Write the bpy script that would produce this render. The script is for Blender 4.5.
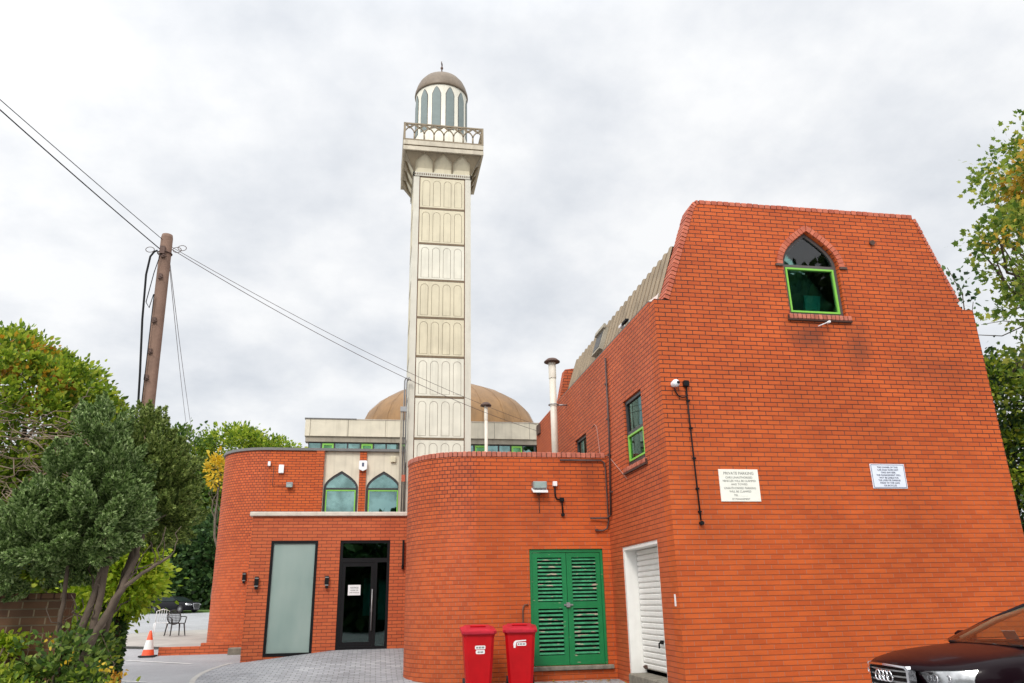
import bpy, bmesh, math, random
import numpy as np
from mathutils import Vector, Matrix
from mathutils.geometry import tessellate_polygon
from mathutils.bvhtree import BVHTree
random.seed(7); rng = np.random.default_rng(11)
for o in list(bpy.data.objects): bpy.data.objects.remove(o)
S = bpy.context.scene
C = bpy.context.scene.collection
PI = math.pi
R = math.radians
# World frame: X runs right along the brick gable, Y runs away along its side wall, Z up.
# ------------------------------------------------------------------ camera
cam_d = bpy.data.cameras.new('camera'); cam = bpy.data.objects.new('camera', cam_d); C.objects.link(cam)
cr, cu, cf = Vector((.985428, -.169122, -.018173)), Vector((-.037565, -.320584, .946475)), Vector((.165896, .932, .322266))
cam.matrix_world = Matrix(((cr.x, cu.x, -cf.x, 0), (cr.y, cu.y, -cf.y, 0), (cr.z, cu.z, -cf.z, 1.55), (0, 0, 0, 1)))
cam_d.sensor_width = 36; cam_d.lens = 766/1024*36; cam_d.clip_start = .05; cam_d.clip_end = 3000
S.camera = cam
# ------------------------------------------------------------------ light
SUN_EL, SUN_AZ = R(42), R(205)          # azimuth measured clockwise from +Y: behind and a little left of the camera
w = bpy.data.worlds.new('World'); S.world = w; w.use_nodes = True
nt = w.node_tree; nt.nodes.clear(); N = nt.nodes.new; L = nt.links.new
out = N('ShaderNodeOutputWorld'); sky = N('ShaderNodeTexSky'); sky.sky_type = 'NISHITA'; sky.sun_disc = False
sky.sun_elevation = SUN_EL; sky.sun_rotation = SUN_AZ
b1 = N('ShaderNodeBackground'); b1.inputs[1].default_value = .1; L(sky.outputs[0], b1.inputs[0])
tc = N('ShaderNodeTexCoord'); sep = N('ShaderNodeSeparateXYZ'); L(tc.outputs['Generated'], sep.inputs[0])
def wm(op, a, b=None, clamp=False):
    m = N('ShaderNodeMath'); m.operation = op; m.use_clamp = clamp
    for i, x in enumerate((a, b)):
        if x is None: continue
        if isinstance(x, (int, float)): m.inputs[i].default_value = x
        else: L(x, m.inputs[i])
    return m.outputs[0]
# clouds on a flat layer: direction divided by its height
zz = wm('ADD', wm('MAXIMUM', sep.outputs[2], 0), .38)
cmb = N('ShaderNodeCombineXYZ'); L(wm('DIVIDE', sep.outputs[0], zz), cmb.inputs[0]); L(wm('DIVIDE', sep.outputs[1], zz), cmb.inputs[1])
n1 = N('ShaderNodeTexNoise'); n1.inputs['Scale'].default_value = 3.1; n1.inputs['Detail'].default_value = 8; n1.inputs['Roughness'].default_value = .56
n1.inputs['Distortion'].default_value = 0; L(cmb.outputs[0], n1.inputs['Vector'])
rp = N('ShaderNodeValToRGB'); L(n1.outputs[0], rp.inputs[0])
e = rp.color_ramp.elements; e[0].position = .33; e[0].color = (.67, .70, .745, 1); e[1].position = .60; e[1].color = (.93, .935, .94, 1)
m_ = e.new(.46); m_.color = (.79, .81, .84, 1)
# an overcast sky is brightest high up and around the hidden sun (behind the camera)
sd = Vector((math.sin(SUN_AZ)*math.cos(SUN_EL), math.cos(SUN_AZ)*math.cos(SUN_EL), math.sin(SUN_EL)))
dp = N('ShaderNodeVectorMath'); dp.operation = 'DOT_PRODUCT'; L(tc.outputs['Generated'], dp.inputs[0]); dp.inputs[1].default_value = sd
glow = wm('POWER', wm('MAXIMUM', wm('MULTIPLY', wm('ADD', dp.outputs['Value'], 1), .5), 0), 3)
hi = wm('MULTIPLY', wm('SUBTRACT', sep.outputs[2], .66), 3.0, True)
st = wm('ADD', wm('ADD', .90, wm('MULTIPLY', glow, 1.2)), wm('MULTIPLY', hi, 1.1))
b2 = N('ShaderNodeBackground'); L(rp.outputs[0], b2.inputs[0]); L(st, b2.inputs[1])
mx = N('ShaderNodeMixShader'); mx.inputs[0].default_value = .93; L(b1.outputs[0], mx.inputs[1]); L(b2.outputs[0], mx.inputs[2]); L(mx.outputs[0], out.inputs[0])
sl = bpy.data.lights.new('sun', 'SUN'); sl.energy = 1.5; sl.angle = R(14); sl.color = (1, .95, .88)
so = bpy.data.objects.new('sun', sl); C.objects.link(so); so.rotation_euler = sd.to_track_quat('Z', 'Y').to_euler(); so.location = (0, 0, 30)
S.view_settings.view_transform = 'Standard'; S.view_settings.look = 'None'; S.view_settings.exposure = .22; S.view_settings.gamma = 1
try: S.view_settings.use_curve_mapping = False
except Exception: pass
S.render.engine = 'CYCLES'; S.render.resolution_x = 1024; S.render.resolution_y = 683
S.cycles.max_bounces = 6; S.cycles.transparent_max_bounces = 12

# ------------------------------------------------------------------ materials
def mat(name):
    m = bpy.data.materials.new(name); m.use_nodes = True; t = m.node_tree
    return m, t, t.nodes['Principled BSDF'], t.nodes.new, t.links.new
def plain(name, col, rough=.6, metal=0, var=.12, vs=6, bump=0, bs=40, coat=0, spec=.5, drip=0):
    m, t, p, N, L = mat(name)
    p.inputs['Roughness'].default_value = rough; p.inputs['Metallic'].default_value = metal
    p.inputs['Specular IOR Level'].default_value = spec; p.inputs['Coat Weight'].default_value = coat
    tc = N('ShaderNodeTexCoord'); n = N('ShaderNodeTexNoise'); n.inputs['Scale'].default_value = vs; n.inputs['Detail'].default_value = 6
    L(tc.outputs['Object'], n.inputs['Vector'])
    r = N('ShaderNodeMapRange'); r.inputs[1].default_value = .25; r.inputs[2].default_value = .75; r.inputs[3].default_value = 1-var; r.inputs[4].default_value = 1+var*.6
    L(n.outputs[0], r.inputs[0])
    mm = N('ShaderNodeVectorMath'); mm.operation = 'SCALE'; mm.inputs[0].default_value = col[:3]; L(r.outputs[0], mm.inputs['Scale'])
    last = mm.outputs[0]
    if drip:
        mp = N('ShaderNodeMapping'); mp.inputs['Scale'].default_value = (7, 7, .5); L(tc.outputs['Object'], mp.inputs[0])
        n3 = N('ShaderNodeTexNoise'); n3.inputs['Scale'].default_value = 1.4; n3.inputs['Detail'].default_value = 5; L(mp.outputs[0], n3.inputs['Vector'])
        r3 = N('ShaderNodeMapRange'); r3.inputs[1].default_value = .5; r3.inputs[2].default_value = .78; r3.inputs[3].default_value = 0; r3.inputs[4].default_value = drip
        L(n3.outputs[0], r3.inputs[0]); mi = N('ShaderNodeMixRGB'); L(r3.outputs[0], mi.inputs[0]); L(last, mi.inputs[1])
        mi.inputs[2].default_value = (col[0]*.35, col[1]*.33, col[2]*.3, 1); last = mi.outputs[0]
    L(last, p.inputs['Base Color'])
    if bump:
        n2 = N('ShaderNodeTexNoise'); n2.inputs['Scale'].default_value = bs; n2.inputs['Detail'].default_value = 4; L(tc.outputs['Object'], n2.inputs['Vector'])
        b = N('ShaderNodeBump'); b.inputs['Strength'].default_value = bump; b.inputs['Distance'].default_value = .01
        L(n2.outputs[0], b.inputs['Height']); L(b.outputs[0], p.inputs['Normal'])
    return m
def brick(name, c1, c2, mortar, bw=.225, rh=.075, ms=.007, off=.5, perp=None, pale_low=None, stains=(), stain=.22, rough=.62, bumps=.45):
    """running-bond brick from UVs in metres; every brick its own tone, broad weathering on top"""
    m, t, p, N, L = mat(name)
    uv = N('ShaderNodeUVMap')
    b = N('ShaderNodeTexBrick'); b.offset = off; b.inputs['Scale'].default_value = 1
    b.inputs['Brick Width'].default_value = bw; b.inputs['Row Height'].default_value = rh
    b.inputs['Mortar Size'].default_value = ms; b.inputs['Mortar Smooth'].default_value = .15; b.inputs['Bias'].default_value = -.25
    b.inputs['Color1'].default_value = (*c1, 1); b.inputs['Color2'].default_value = (*c2, 1)
    nw = N('ShaderNodeTexNoise'); nw.inputs['Scale'].default_value = 9; nw.inputs['Detail'].default_value = 2; L(uv.outputs[0], nw.inputs['Vector'])
    wo = N('ShaderNodeVectorMath'); wo.operation = 'MULTIPLY_ADD'; L(nw.outputs['Color'], wo.inputs[0]); wo.inputs[1].default_value = (.004, .004, 0); L(uv.outputs[0], wo.inputs[2])
    L(wo.outputs[0], b.inputs['Vector'])
    # bed joints are darker, the upright joints paler
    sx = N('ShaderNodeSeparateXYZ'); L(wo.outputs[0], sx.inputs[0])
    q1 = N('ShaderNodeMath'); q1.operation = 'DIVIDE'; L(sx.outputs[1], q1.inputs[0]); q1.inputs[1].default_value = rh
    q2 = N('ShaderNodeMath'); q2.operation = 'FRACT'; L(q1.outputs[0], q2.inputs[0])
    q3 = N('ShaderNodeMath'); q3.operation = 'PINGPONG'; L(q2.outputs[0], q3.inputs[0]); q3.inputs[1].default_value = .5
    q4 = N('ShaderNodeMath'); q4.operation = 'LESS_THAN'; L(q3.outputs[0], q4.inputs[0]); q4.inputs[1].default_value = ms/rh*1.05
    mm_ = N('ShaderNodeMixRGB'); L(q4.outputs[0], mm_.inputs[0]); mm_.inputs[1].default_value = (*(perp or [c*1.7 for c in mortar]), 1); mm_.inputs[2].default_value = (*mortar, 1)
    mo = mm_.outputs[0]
    if pale_low:
        # joint colour turns paler low down, in uneven patches
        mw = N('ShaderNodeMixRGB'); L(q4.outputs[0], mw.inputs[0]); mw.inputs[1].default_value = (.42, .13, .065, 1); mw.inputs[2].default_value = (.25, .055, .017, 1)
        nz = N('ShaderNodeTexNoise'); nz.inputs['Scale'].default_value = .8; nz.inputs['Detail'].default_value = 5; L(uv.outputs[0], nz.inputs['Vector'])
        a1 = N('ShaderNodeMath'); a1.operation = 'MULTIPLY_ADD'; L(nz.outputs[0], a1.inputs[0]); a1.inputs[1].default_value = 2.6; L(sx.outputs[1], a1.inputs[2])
        a2 = N('ShaderNodeMapRange'); a2.inputs[1].default_value = pale_low[0]+1.3; a2.inputs[2].default_value = pale_low[1]+1.3; a2.inputs[3].default_value = 1; a2.inputs[4].default_value = 0; L(a1.outputs[0], a2.inputs[0])
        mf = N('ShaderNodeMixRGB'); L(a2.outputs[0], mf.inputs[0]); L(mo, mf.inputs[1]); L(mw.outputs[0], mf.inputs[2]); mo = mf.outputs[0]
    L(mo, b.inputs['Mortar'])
    n = N('ShaderNodeTexNoise'); n.inputs['Scale'].default_value = .55; n.inputs['Detail'].default_value = 8; n.inputs['Roughness'].default_value = .65; L(uv.outputs[0], n.inputs['Vector'])
    r = N('ShaderNodeMapRange'); r.inputs[1].default_value = .3; r.inputs[2].default_value = .7; r.inputs[3].default_value = 1-stain; r.inputs[4].default_value = 1+stain*.45; L(n.outputs[0], r.inputs[0])
    mp = N('ShaderNodeMapping'); mp.inputs['Scale'].default_value = (2.2, 17, 1); L(uv.outputs[0], mp.inputs[0])
    n4 = N('ShaderNodeTexNoise'); n4.inputs['Scale'].default_value = 1.1; n4.inputs['Detail'].default_value = 3; L(mp.outputs[0], n4.inputs['Vector'])
    r4 = N('ShaderNodeMapRange'); r4.inputs[1].default_value = .3; r4.inputs[2].default_value = .7; r4.inputs[3].default_value = .93; r4.inputs[4].default_value = 1.06; L(n4.outputs[0], r4.inputs[0])
    mu = N('ShaderNodeMath'); mu.operation = 'MULTIPLY'; L(r.outputs[0], mu.inputs[0]); L(r4.outputs[0], mu.inputs[1])
    sc = N('ShaderNodeVectorMath'); sc.operation = 'SCALE'; L(b.outputs['Color'], sc.inputs[0]); L(mu.outputs[0], sc.inputs['Scale'])
    last = sc.outputs[0]
    for (su, sv, ru, rv, k) in stains:
        # sooty water stain of its own shape
        mp2 = N('ShaderNodeMapping'); mp2.inputs['Location'].default_value = (-su/ru, -sv/rv, 0); mp2.inputs['Scale'].default_value = (1/ru, 1/rv, 1); L(uv.outputs[0], mp2.inputs[0])
        ln = N('ShaderNodeVectorMath'); ln.operation = 'LENGTH'; L(mp2.outputs[0], ln.inputs[0])
        n5 = N('ShaderNodeTexNoise'); n5.inputs['Scale'].default_value = 3.2; n5.inputs['Detail'].default_value = 6; L(uv.outputs[0], n5.inputs['Vector'])
        s1 = N('ShaderNodeMath'); s1.operation = 'MULTIPLY_ADD'; L(n5.outputs[0], s1.inputs[0]); s1.inputs[1].default_value = 1.3; L(ln.outputs['Value'], s1.inputs[2])
        s2 = N('ShaderNodeMapRange'); s2.inputs[1].default_value = .75; s2.inputs[2].default_value = 1.6; s2.inputs[3].default_value = k; s2.inputs[4].default_value = 0; L(s1.outputs[0], s2.inputs[0])
        mk = N('ShaderNodeMixRGB'); L(s2.outputs[0], mk.inputs[0]); L(last, mk.inputs[1]); mk.inputs[2].default_value = (.05, .022, .016, 1); last = mk.outputs[0]
    L(last, p.inputs['Base Color'])
    p.inputs['Roughness'].default_value = rough; p.inputs['Specular IOR Level'].default_value = .3
    inv = N('ShaderNodeMath'); inv.operation = 'SUBTRACT'; inv.inputs[0].default_value = 1; L(b.outputs['Fac'], inv.inputs[1])
    n2 = N('ShaderNodeTexNoise'); n2.inputs['Scale'].default_value = 60; L(uv.outputs[0], n2.inputs['Vector'])
    ad = N('ShaderNodeMath'); ad.operation = 'MULTIPLY_ADD'; L(n2.outputs[0], ad.inputs[0]); ad.inputs[1].default_value = .25; L(inv.outputs[0], ad.inputs[2])
    bp = N('ShaderNodeBump'); bp.inputs['Strength'].default_value = bumps; bp.inputs['Distance'].default_value = .008; L(ad.outputs[0], bp.inputs['Height']); L(bp.outputs[0], p.inputs['Normal'])
    return m
def glass(name, tint=(.5, .62, .58), refl=.9, thru=.6, fr=1.5, gt=None):
    m, t, p, N, L = mat(name); t.nodes.remove(p)
    o = t.nodes['Material Output']; tr = N('ShaderNodeBsdfTransparent'); tr.inputs[0].default_value = (*[c*thru for c in tint], 1)
    gl = N('ShaderNodeBsdfGlossy'); gl.inputs['Roughness'].default_value = .015; gl.inputs[0].default_value = (*gt, 1) if gt else (refl, refl, refl, 1)
    if gt:
        nc = N('ShaderNodeTexNoise'); nc.inputs['Scale'].default_value = 2.2; nc.inputs['Detail'].default_value = 5; t2 = N('ShaderNodeTexCoord'); L(t2.outputs['Object'], nc.inputs['Vector'])
        rc = N('ShaderNodeValToRGB'); rc.color_ramp.elements[0].position = .38; rc.color_ramp.elements[1].position = .62; rc.color_ramp.elements[0].color = (*[c*.62 for c in gt], 1); rc.color_ramp.elements[1].color = (*[min(1, c*1.12) for c in gt], 1)
        L(nc.outputs[0], rc.inputs[0]); L(rc.outputs[0], gl.inputs[0])
    f = N('ShaderNodeFresnel'); f.inputs[0].default_value = fr
    nz = N('ShaderNodeTexNoise'); nz.inputs['Scale'].default_value = 1.3; tc = N('ShaderNodeTexCoord'); L(tc.outputs['Object'], nz.inputs['Vector'])
    bp = N('ShaderNodeBump'); bp.inputs['Strength'].default_value = .03; bp.inputs['Distance'].default_value = .05; L(nz.outputs[0], bp.inputs['Height']); L(bp.outputs[0], gl.inputs['Normal'])
    mx = N('ShaderNodeMixShader'); L(f.outputs[0], mx.inputs[0]); L(tr.outputs[0], mx.inputs[1]); L(gl.outputs[0], mx.inputs[2]); L(mx.outputs[0], o.inputs[0])
    return m
def leafmat(name, cols, trans=.35, rough=.55):
    """one tone per leaf, picked at random from cols"""
    m, t, p, N, L = mat(name); g = N('ShaderNodeNewGeometry'); r = N('ShaderNodeValToRGB'); r.color_ramp.interpolation = 'LINEAR'
    el = r.color_ramp.elements
    while len(el) < len(cols): el.new(.5)
    for i, c in enumerate(cols): el[i].position = c[3] if len(c) > 3 else i/(len(cols)-1); el[i].color = (*c[:3], 1)
    L(g.outputs['Random Per Island'], r.inputs[0]); L(r.outputs[0], p.inputs['Base Color']); p.inputs['Roughness'].default_value = rough; p.inputs['Specular IOR Level'].default_value = .35
    o = t.nodes['Material Output']; tl = N('ShaderNodeBsdfTranslucent'); L(r.outputs[0], tl.inputs[0]); mx = N('ShaderNodeMixShader'); mx.inputs[0].default_value = trans
    L(p.outputs[0], mx.inputs[1]); L(tl.outputs[0], mx.inputs[2]); L(mx.outputs[0], o.inputs[0])
    return m
RED1, RED2 = (.56, .106, .020), (.45, .074, .014)
M = {}
M['brick'] = brick('red_brick', RED1, RED2, (.05, .015, .010), pale_low=(2.6, 4.6), stains=[(7.15, 5.75, .55, .45, .55), (8.05, 5.6, .35, .6, .5), (9.3, 5.2, .9, .5, .25), (3.1, 3.0, .5, .5, .25), (4.1, 3.9, .3, .9, .3)])
M['brick_pink'] = brick('red_brick_side', (.53, .110, .034), (.43, .080, .026), (.055, .018, .012), pale_low=(1.8, 3.6))
M['brick_half'] = brick('red_brick_headers', (.55, .108, .028), (.40, .068, .018), (.06, .018, .012), bw=.1125, pale_low=(2.2, 3.8))
M['brick_orange'] = brick('orange_brick', (.56, .125, .042), (.45, .085, .030), (.13, .036, .018), ms=.0065, stain=.15)
M['brick_brown'] = brick('brown_garden_brick', (.13, .06, .025), (.07, .032, .014), (.13, .095, .055), ms=.007, stain=.4)
def rowmat(name, c1, c2):
    m, t, p, N, L = mat(name); g = N('ShaderNodeNewGeometry'); r = N('ShaderNodeValToRGB'); r.color_ramp.elements[0].color = (*c1, 1); r.color_ramp.elements[1].color = (*c2, 1)
    L(g.outputs['Random Per Island'], r.inputs[0]); tc = N('ShaderNodeTexCoord'); n = N('ShaderNodeTexNoise'); n.inputs['Scale'].default_value = 14; L(tc.outputs['Object'], n.inputs['Vector'])
    q = N('ShaderNodeMapRange'); q.inputs[3].default_value = .65; q.inputs[4].default_value = 1.35; L(n.outputs[0], q.inputs[0]); s = N('ShaderNodeVectorMath'); s.operation = 'SCALE'; L(r.outputs[0], s.inputs[0]); L(q.outputs[0], s.inputs['Scale'])
    L(s.outputs[0], p.inputs['Base Color']); p.inputs['Roughness'].default_value = .55; return m
M['rowlock'] = rowmat('rowlock_brick', (.38, .075, .032), (.54, .14, .07))
M['rowlock_pink'] = rowmat('rowlock_brick_pale', (.36, .09, .05), (.50, .16, .10))
M['mortar'] = plain('dark_mortar', (.07, .03, .02), .9)
M['cladding'] = plain('roof_cladding', (.36, .27, .17), .45, metal=.2, var=.25, vs=2.5, drip=.5)
M['concrete'] = plain('pale_concrete', (.68, .62, .49), .85, var=.12, vs=3, bump=.3, bs=60, drip=.28)
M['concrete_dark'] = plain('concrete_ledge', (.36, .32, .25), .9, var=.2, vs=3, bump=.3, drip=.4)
M['coping_grey'] = plain('grey_coping', (.16, .155, .15), .6)
M['stone'] = plain('pale_coping_stone', (.62, .56, .48), .8, var=.15, drip=.3)
M['step'] = plain('weathered_concrete_step', (.22, .20, .16), .9, var=.4, vs=9, bump=.6, drip=.3)
M['frame_dark'] = plain('dark_window_frame', (.035, .034, .036), .4, var=.05)
M['frame_grey'] = plain('brown_grey_frame', (.09, .075, .07), .45, var=.1)
M['lime'] = plain('lime_green_frame', (.22, .55, .07), .4, var=.08)
M['green'] = plain('green_shutter_paint', (.003, .185, .052), .42, var=.12, vs=5, drip=.12)
M['green_worn'] = plain('worn_green_slats', (.05, .30, .14), .5, var=.4, vs=13, drip=.2)
def peel(m, col=(.42, .36, .27), th=.66):
    t = m.node_tree; N, L = t.nodes.new, t.links.new; p = t.nodes['Principled BSDF']; src = p.inputs['Base Color'].links[0].from_socket
    tc = N('ShaderNodeTexCoord'); mp = N('ShaderNodeMapping'); mp.inputs['Scale'].default_value = (5, 5, 22); L(tc.outputs['Object'], mp.inputs[0]); n = N('ShaderNodeTexNoise'); n.inputs['Scale'].default_value = 1; n.inputs['Detail'].default_value = 6; L(mp.outputs[0], n.inputs['Vector'])
    r = N('ShaderNodeMapRange'); r.inputs[1].default_value = th-.02; r.inputs[2].default_value = th+.02; L(n.outputs[0], r.inputs[0]); mx = N('ShaderNodeMixRGB'); L(r.outputs[0], mx.inputs[0]); L(src, mx.inputs[1]); mx.inputs[2].default_value = (*col, 1); L(mx.outputs[0], p.inputs['Base Color'])
peel(M['green_worn'], th=.62); peel(M['green'], th=.70)
M['white'] = plain('white_paint', (.78, .77, .73), .45, var=.05, drip=.1)
M['white_plastic'] = plain('white_plastic', (.82, .82, .82), .35, var=.04)
M['black'] = plain('black_metal', (.010, .010, .011), .45, var=.1, spec=.15)
M['black_soft'] = plain('black_plastic', (.03, .03, .032), .55, var=.1)
M['grey_metal'] = plain('grey_metal', (.30, .30, .30), .4, metal=.5, var=.2)
M['conduit'] = plain('dark_conduit', (.07, .035, .03), .5, var=.3)
M['glass_dark'] = glass('dark_glass', (.55, .85, .78), .95, .95, 1.6)
M['glass_sky'] = glass('reflective_glass', (.35, .6, .58), .9, .5, 3.6, (.46, .72, .68))
M['glass_green'] = glass('green_tinted_glass', (.35, .6, .4), .9, .5, 3.4, (.30, .72, .34))
M['interior'] = plain('dim_room', (.035, .045, .04), .9, var=.3)
M['beige_flue'] = plain('cream_flue', (.68, .62, .52), .45, var=.08, drip=.3)
M['rust'] = plain('rusty_cap', (.10, .055, .04), .7, var=.4)

# ------------------------------------------------------------------ objects
def tag(o, label=None, cat=None, group=None, kind=None):
    if label: o['label'] = label
    if cat: o['category'] = cat
    if group: o['group'] = group
    if kind: o['kind'] = kind
    return o
def thing(name, label, cat, loc=(0, 0, 0), rz=0, group=None):
    o = bpy.data.objects.new(name, None); o.empty_display_size = .2; C.objects.link(o); o.location = loc; o.rotation_euler = (0, 0, rz)
    return tag(o, label, cat, group)
def link(name, me, m, parent=None, smooth=False):
    for x in (m if isinstance(m, (list, tuple)) else [m]): me.materials.append(x)
    o = bpy.data.objects.new(name, me); C.objects.link(o)
    if parent: o.parent = parent
    if smooth: me.polygons.foreach_set('use_smooth', [True]*len(me.polygons))
    return o
class MB:
    """collects faces (with UVs in metres and a material slot), builds one mesh object"""
    def __init__(s): s.v = []; s.f = []; s.uv = []; s.mi = []; s.sm = []
    def face(s, pts, uv=None, mi=0, sm=False):
        k = len(s.v); s.v += [tuple(p) for p in pts]; s.f.append(tuple(range(k, k+len(pts))))
        if uv is None:
            a, b, c = Vector(pts[0]), Vector(pts[1]), Vector(pts[2]); n = (b-a).cross(c-a)
            ax = max(range(3), key=lambda i: abs(n[i])) if n.length else 2
            uv = [((p[1], p[2]) if ax == 0 else (p[0], p[2]) if ax == 1 else (p[0], p[1])) for p in pts]
        s.uv += list(uv); s.mi.append(mi); s.sm.append(sm)
    def box(s, x0, x1, y0, y1, z0, z1, mi=0, T=None, bev=0):
        if bev:
            b = bev
            P = [(x0+b, y0+b, z0), (x1-b, y0+b, z0), (x1-b, y1-b, z0), (x0+b, y1-b, z0)]
            layers = [[(x0+b, y0+b, z0), (x1-b, y0+b, z0), (x1-b, y1-b, z0), (x0+b, y1-b, z0)],
                      [(x0, y0, z0+b), (x1, y0, z0+b), (x1, y1, z0+b), (x0, y1, z0+b)],
                      [(x0, y0, z1-b), (x1, y0, z1-b), (x1, y1, z1-b), (x0, y1, z1-b)],
                      [(x0+b, y0+b, z1), (x1-b, y0+b, z1), (x1-b, y1-b, z1), (x0+b, y1-b, z1)]]
            tr = (lambda p: tuple(T @ Vector(p))) if T else (lambda p: p)
            layers = [[tr(p) for p in l] for l in layers]
            s.face(layers[0][::-1], mi=mi); s.face(layers[3], mi=mi)
            for a, c in zip(layers, layers[1:]):
                for i in range(4):
                    j = (i+1) % 4; s.face([a[i], a[j], c[j], c[i]], mi=mi)
            return s
        P = [(x0, y0, z0), (x1, y0, z0), (x1, y1, z0), (x0, y1, z0), (x0, y0, z1), (x1, y0, z1), (x1, y1, z1), (x0, y1, z1)]
        for q in ((3, 2, 1, 0), (4, 5, 6, 7), (0, 1, 5, 4), (1, 2, 6, 5), (2, 3, 7, 6), (3, 0, 4, 7)):
            pts = [P[i] for i in q]
            if T:
                uv = None; pp = [tuple(T @ Vector(p)) for p in pts]; s.face(pp, mi=mi)
            else: s.face(pts, mi=mi)
        return s
    def tube(s, pts, r, seg=8, mi=0, cap=True, sm=True):
        pts = [Vector(p) for p in pts]; rs = r if isinstance(r, (list, tuple)) else [r]*len(pts); rings = []; up = None
        for i, p in enumerate(pts):
            t = (pts[min(i+1, len(pts)-1)]-pts[max(i-1, 0)])
            t = t.normalized() if t.length > 1e-9 else Vector((0, 0, 1))
            if up is None:
                up = Vector((0, 0, 1)) if abs(t.z) < .9 else Vector((1, 0, 0))
            a = t.cross(up).normalized(); up = a.cross(t).normalized()
            rings.append([p+(a*math.cos(q)+up*math.sin(q))*rs[i] for q in [2*PI*k/seg for k in range(seg)]])
        for A, B in zip(rings, rings[1:]):
            for k in range(seg):
                j = (k+1) % seg; s.face([A[k], A[j], B[j], B[k]], mi=mi, sm=sm)
        if cap: s.face(rings[0][::-1], mi=mi); s.face(rings[-1], mi=mi)
        return s
    def lathe(s, prof, c=(0, 0, 0), seg=24, mi=0, sm=True, a0=0, a1=2*PI):
        c = Vector(c); n = seg if abs(a1-a0-2*PI) < 1e-6 else seg+1
        rings = [[c+Vector((r*math.cos(a0+(a1-a0)*k/seg), r*math.sin(a0+(a1-a0)*k/seg), z)) for k in range(seg+1)] for r, z in prof]
        for A, B, p, q in zip(rings, rings[1:], prof, prof[1:]):
            for k in range(seg):
                pts = [A[k], A[k+1], B[k+1], B[k]]
                if p[0] < 1e-6: pts = [A[k], B[k+1], B[k]]
                elif q[0] < 1e-6: pts = [A[k], A[k+1], B[k]]
                s.face(pts, mi=mi, sm=sm)
        return s
    def prism(s, poly, O, A, B, D, mi=0, holes=(), mi_side=None, uvo=(0, 0)):
        """2-D outline (with holes) in the plane O + a*A + b*B, extruded along D"""
        O, A, B, D = Vector(O), Vector(A), Vector(B), Vector(D); loops = [list(poly)]+[list(h) for h in holes]
        flat = [p for l in loops for p in l]
        tri = tessellate_polygon([[Vector((p[0], p[1], 0)) for p in l] for l in loops])
        P = lambda p, d=0: O+A*p[0]+B*p[1]+D*d
        flip = A.cross(B).dot(D) > 0
        ms = mi if mi_side is None else mi_side; dl = D.length
        for t in tri:
            q = [flat[i] for i in t]
            ar = (q[1][0]-q[0][0])*(q[2][1]-q[0][1])-(q[1][1]-q[0][1])*(q[2][0]-q[0][0])
            if abs(ar) < 1e-10: continue
            if ar < 0: q = q[::-1]
            uv = [(p[0]+uvo[0], p[1]+uvo[1]) for p in q]
            f, g = ([P(p) for p in q], [P(p, 1) for p in q])
            if flip: s.face(f[::-1], uv[::-1], mi); s.face(g, uv, mi)
            else: s.face(f, uv, mi); s.face(g[::-1], uv[::-1], mi)
        for l in loops:
            n = len(l)
            for i in range(n):
                p, q = l[i], l[(i+1) % n]
                if abs(q[1]-p[1]) >= abs(q[0]-p[0]): uv = [(uvo[0], p[1]+uvo[1]), (uvo[0], q[1]+uvo[1]), (dl+uvo[0], q[1]+uvo[1]), (dl+uvo[0], p[1]+uvo[1])]
                else: uv = [(p[0]+uvo[0], 0), (q[0]+uvo[0], 0), (q[0]+uvo[0], dl), (p[0]+uvo[0], dl)]
                s.face([P(p), P(q), P(q, 1), P(p, 1)], uv, ms)
        return s
    def build(s, name, m, parent=None, weld=False):
        me = bpy.data.meshes.new(name); me.from_pydata(s.v, [], s.f)
        ul = me.uv_layers.new(name='UVMap'); ul.data.foreach_set('uv', [c for p in s.uv for c in p])
        me.polygons.foreach_set('material_index', s.mi); me.polygons.foreach_set('use_smooth', s.sm)
        me.update()
        if any(s.sm) or weld:
            bm = bmesh.new(); bm.from_mesh(me); bmesh.ops.remove_doubles(bm, verts=bm.verts, dist=1e-4); bmesh.ops.recalc_face_normals(bm, faces=bm.faces); bm.to_mesh(me); bm.free()
        return link(name, me, m, parent)
def arc(cx, cy, r, a0, a1, n): return [(cx+r*math.cos(a0+(a1-a0)*i/n), cy+r*math.sin(a0+(a1-a0)*i/n)) for i in range(n+1)]
def pointed(x0, x1, zs, za, n=10, bulge=.16):
    """upper outline of a pointed arch from (x1,zs) over the apex to (x0,zs)"""
    xm = (x0+x1)/2; w = (x1-x0)/2; h = za-zs; r = []
    for i in range(n+1):
        t = i/n; x = w*(1-t); # quarter: steep at the springing, straight near the apex
        z = h*(t**.72) ; r.append((xm+w*(1-t**1.75*1.0) if False else xm+w*(1-t**1.55), zs+h*(1-(1-t)**1.0)*(.0)+h*(1-(1-t)**1.18)))
    return r+[(2*xm-a, b) for a, b in r[-2::-1]]
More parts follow.
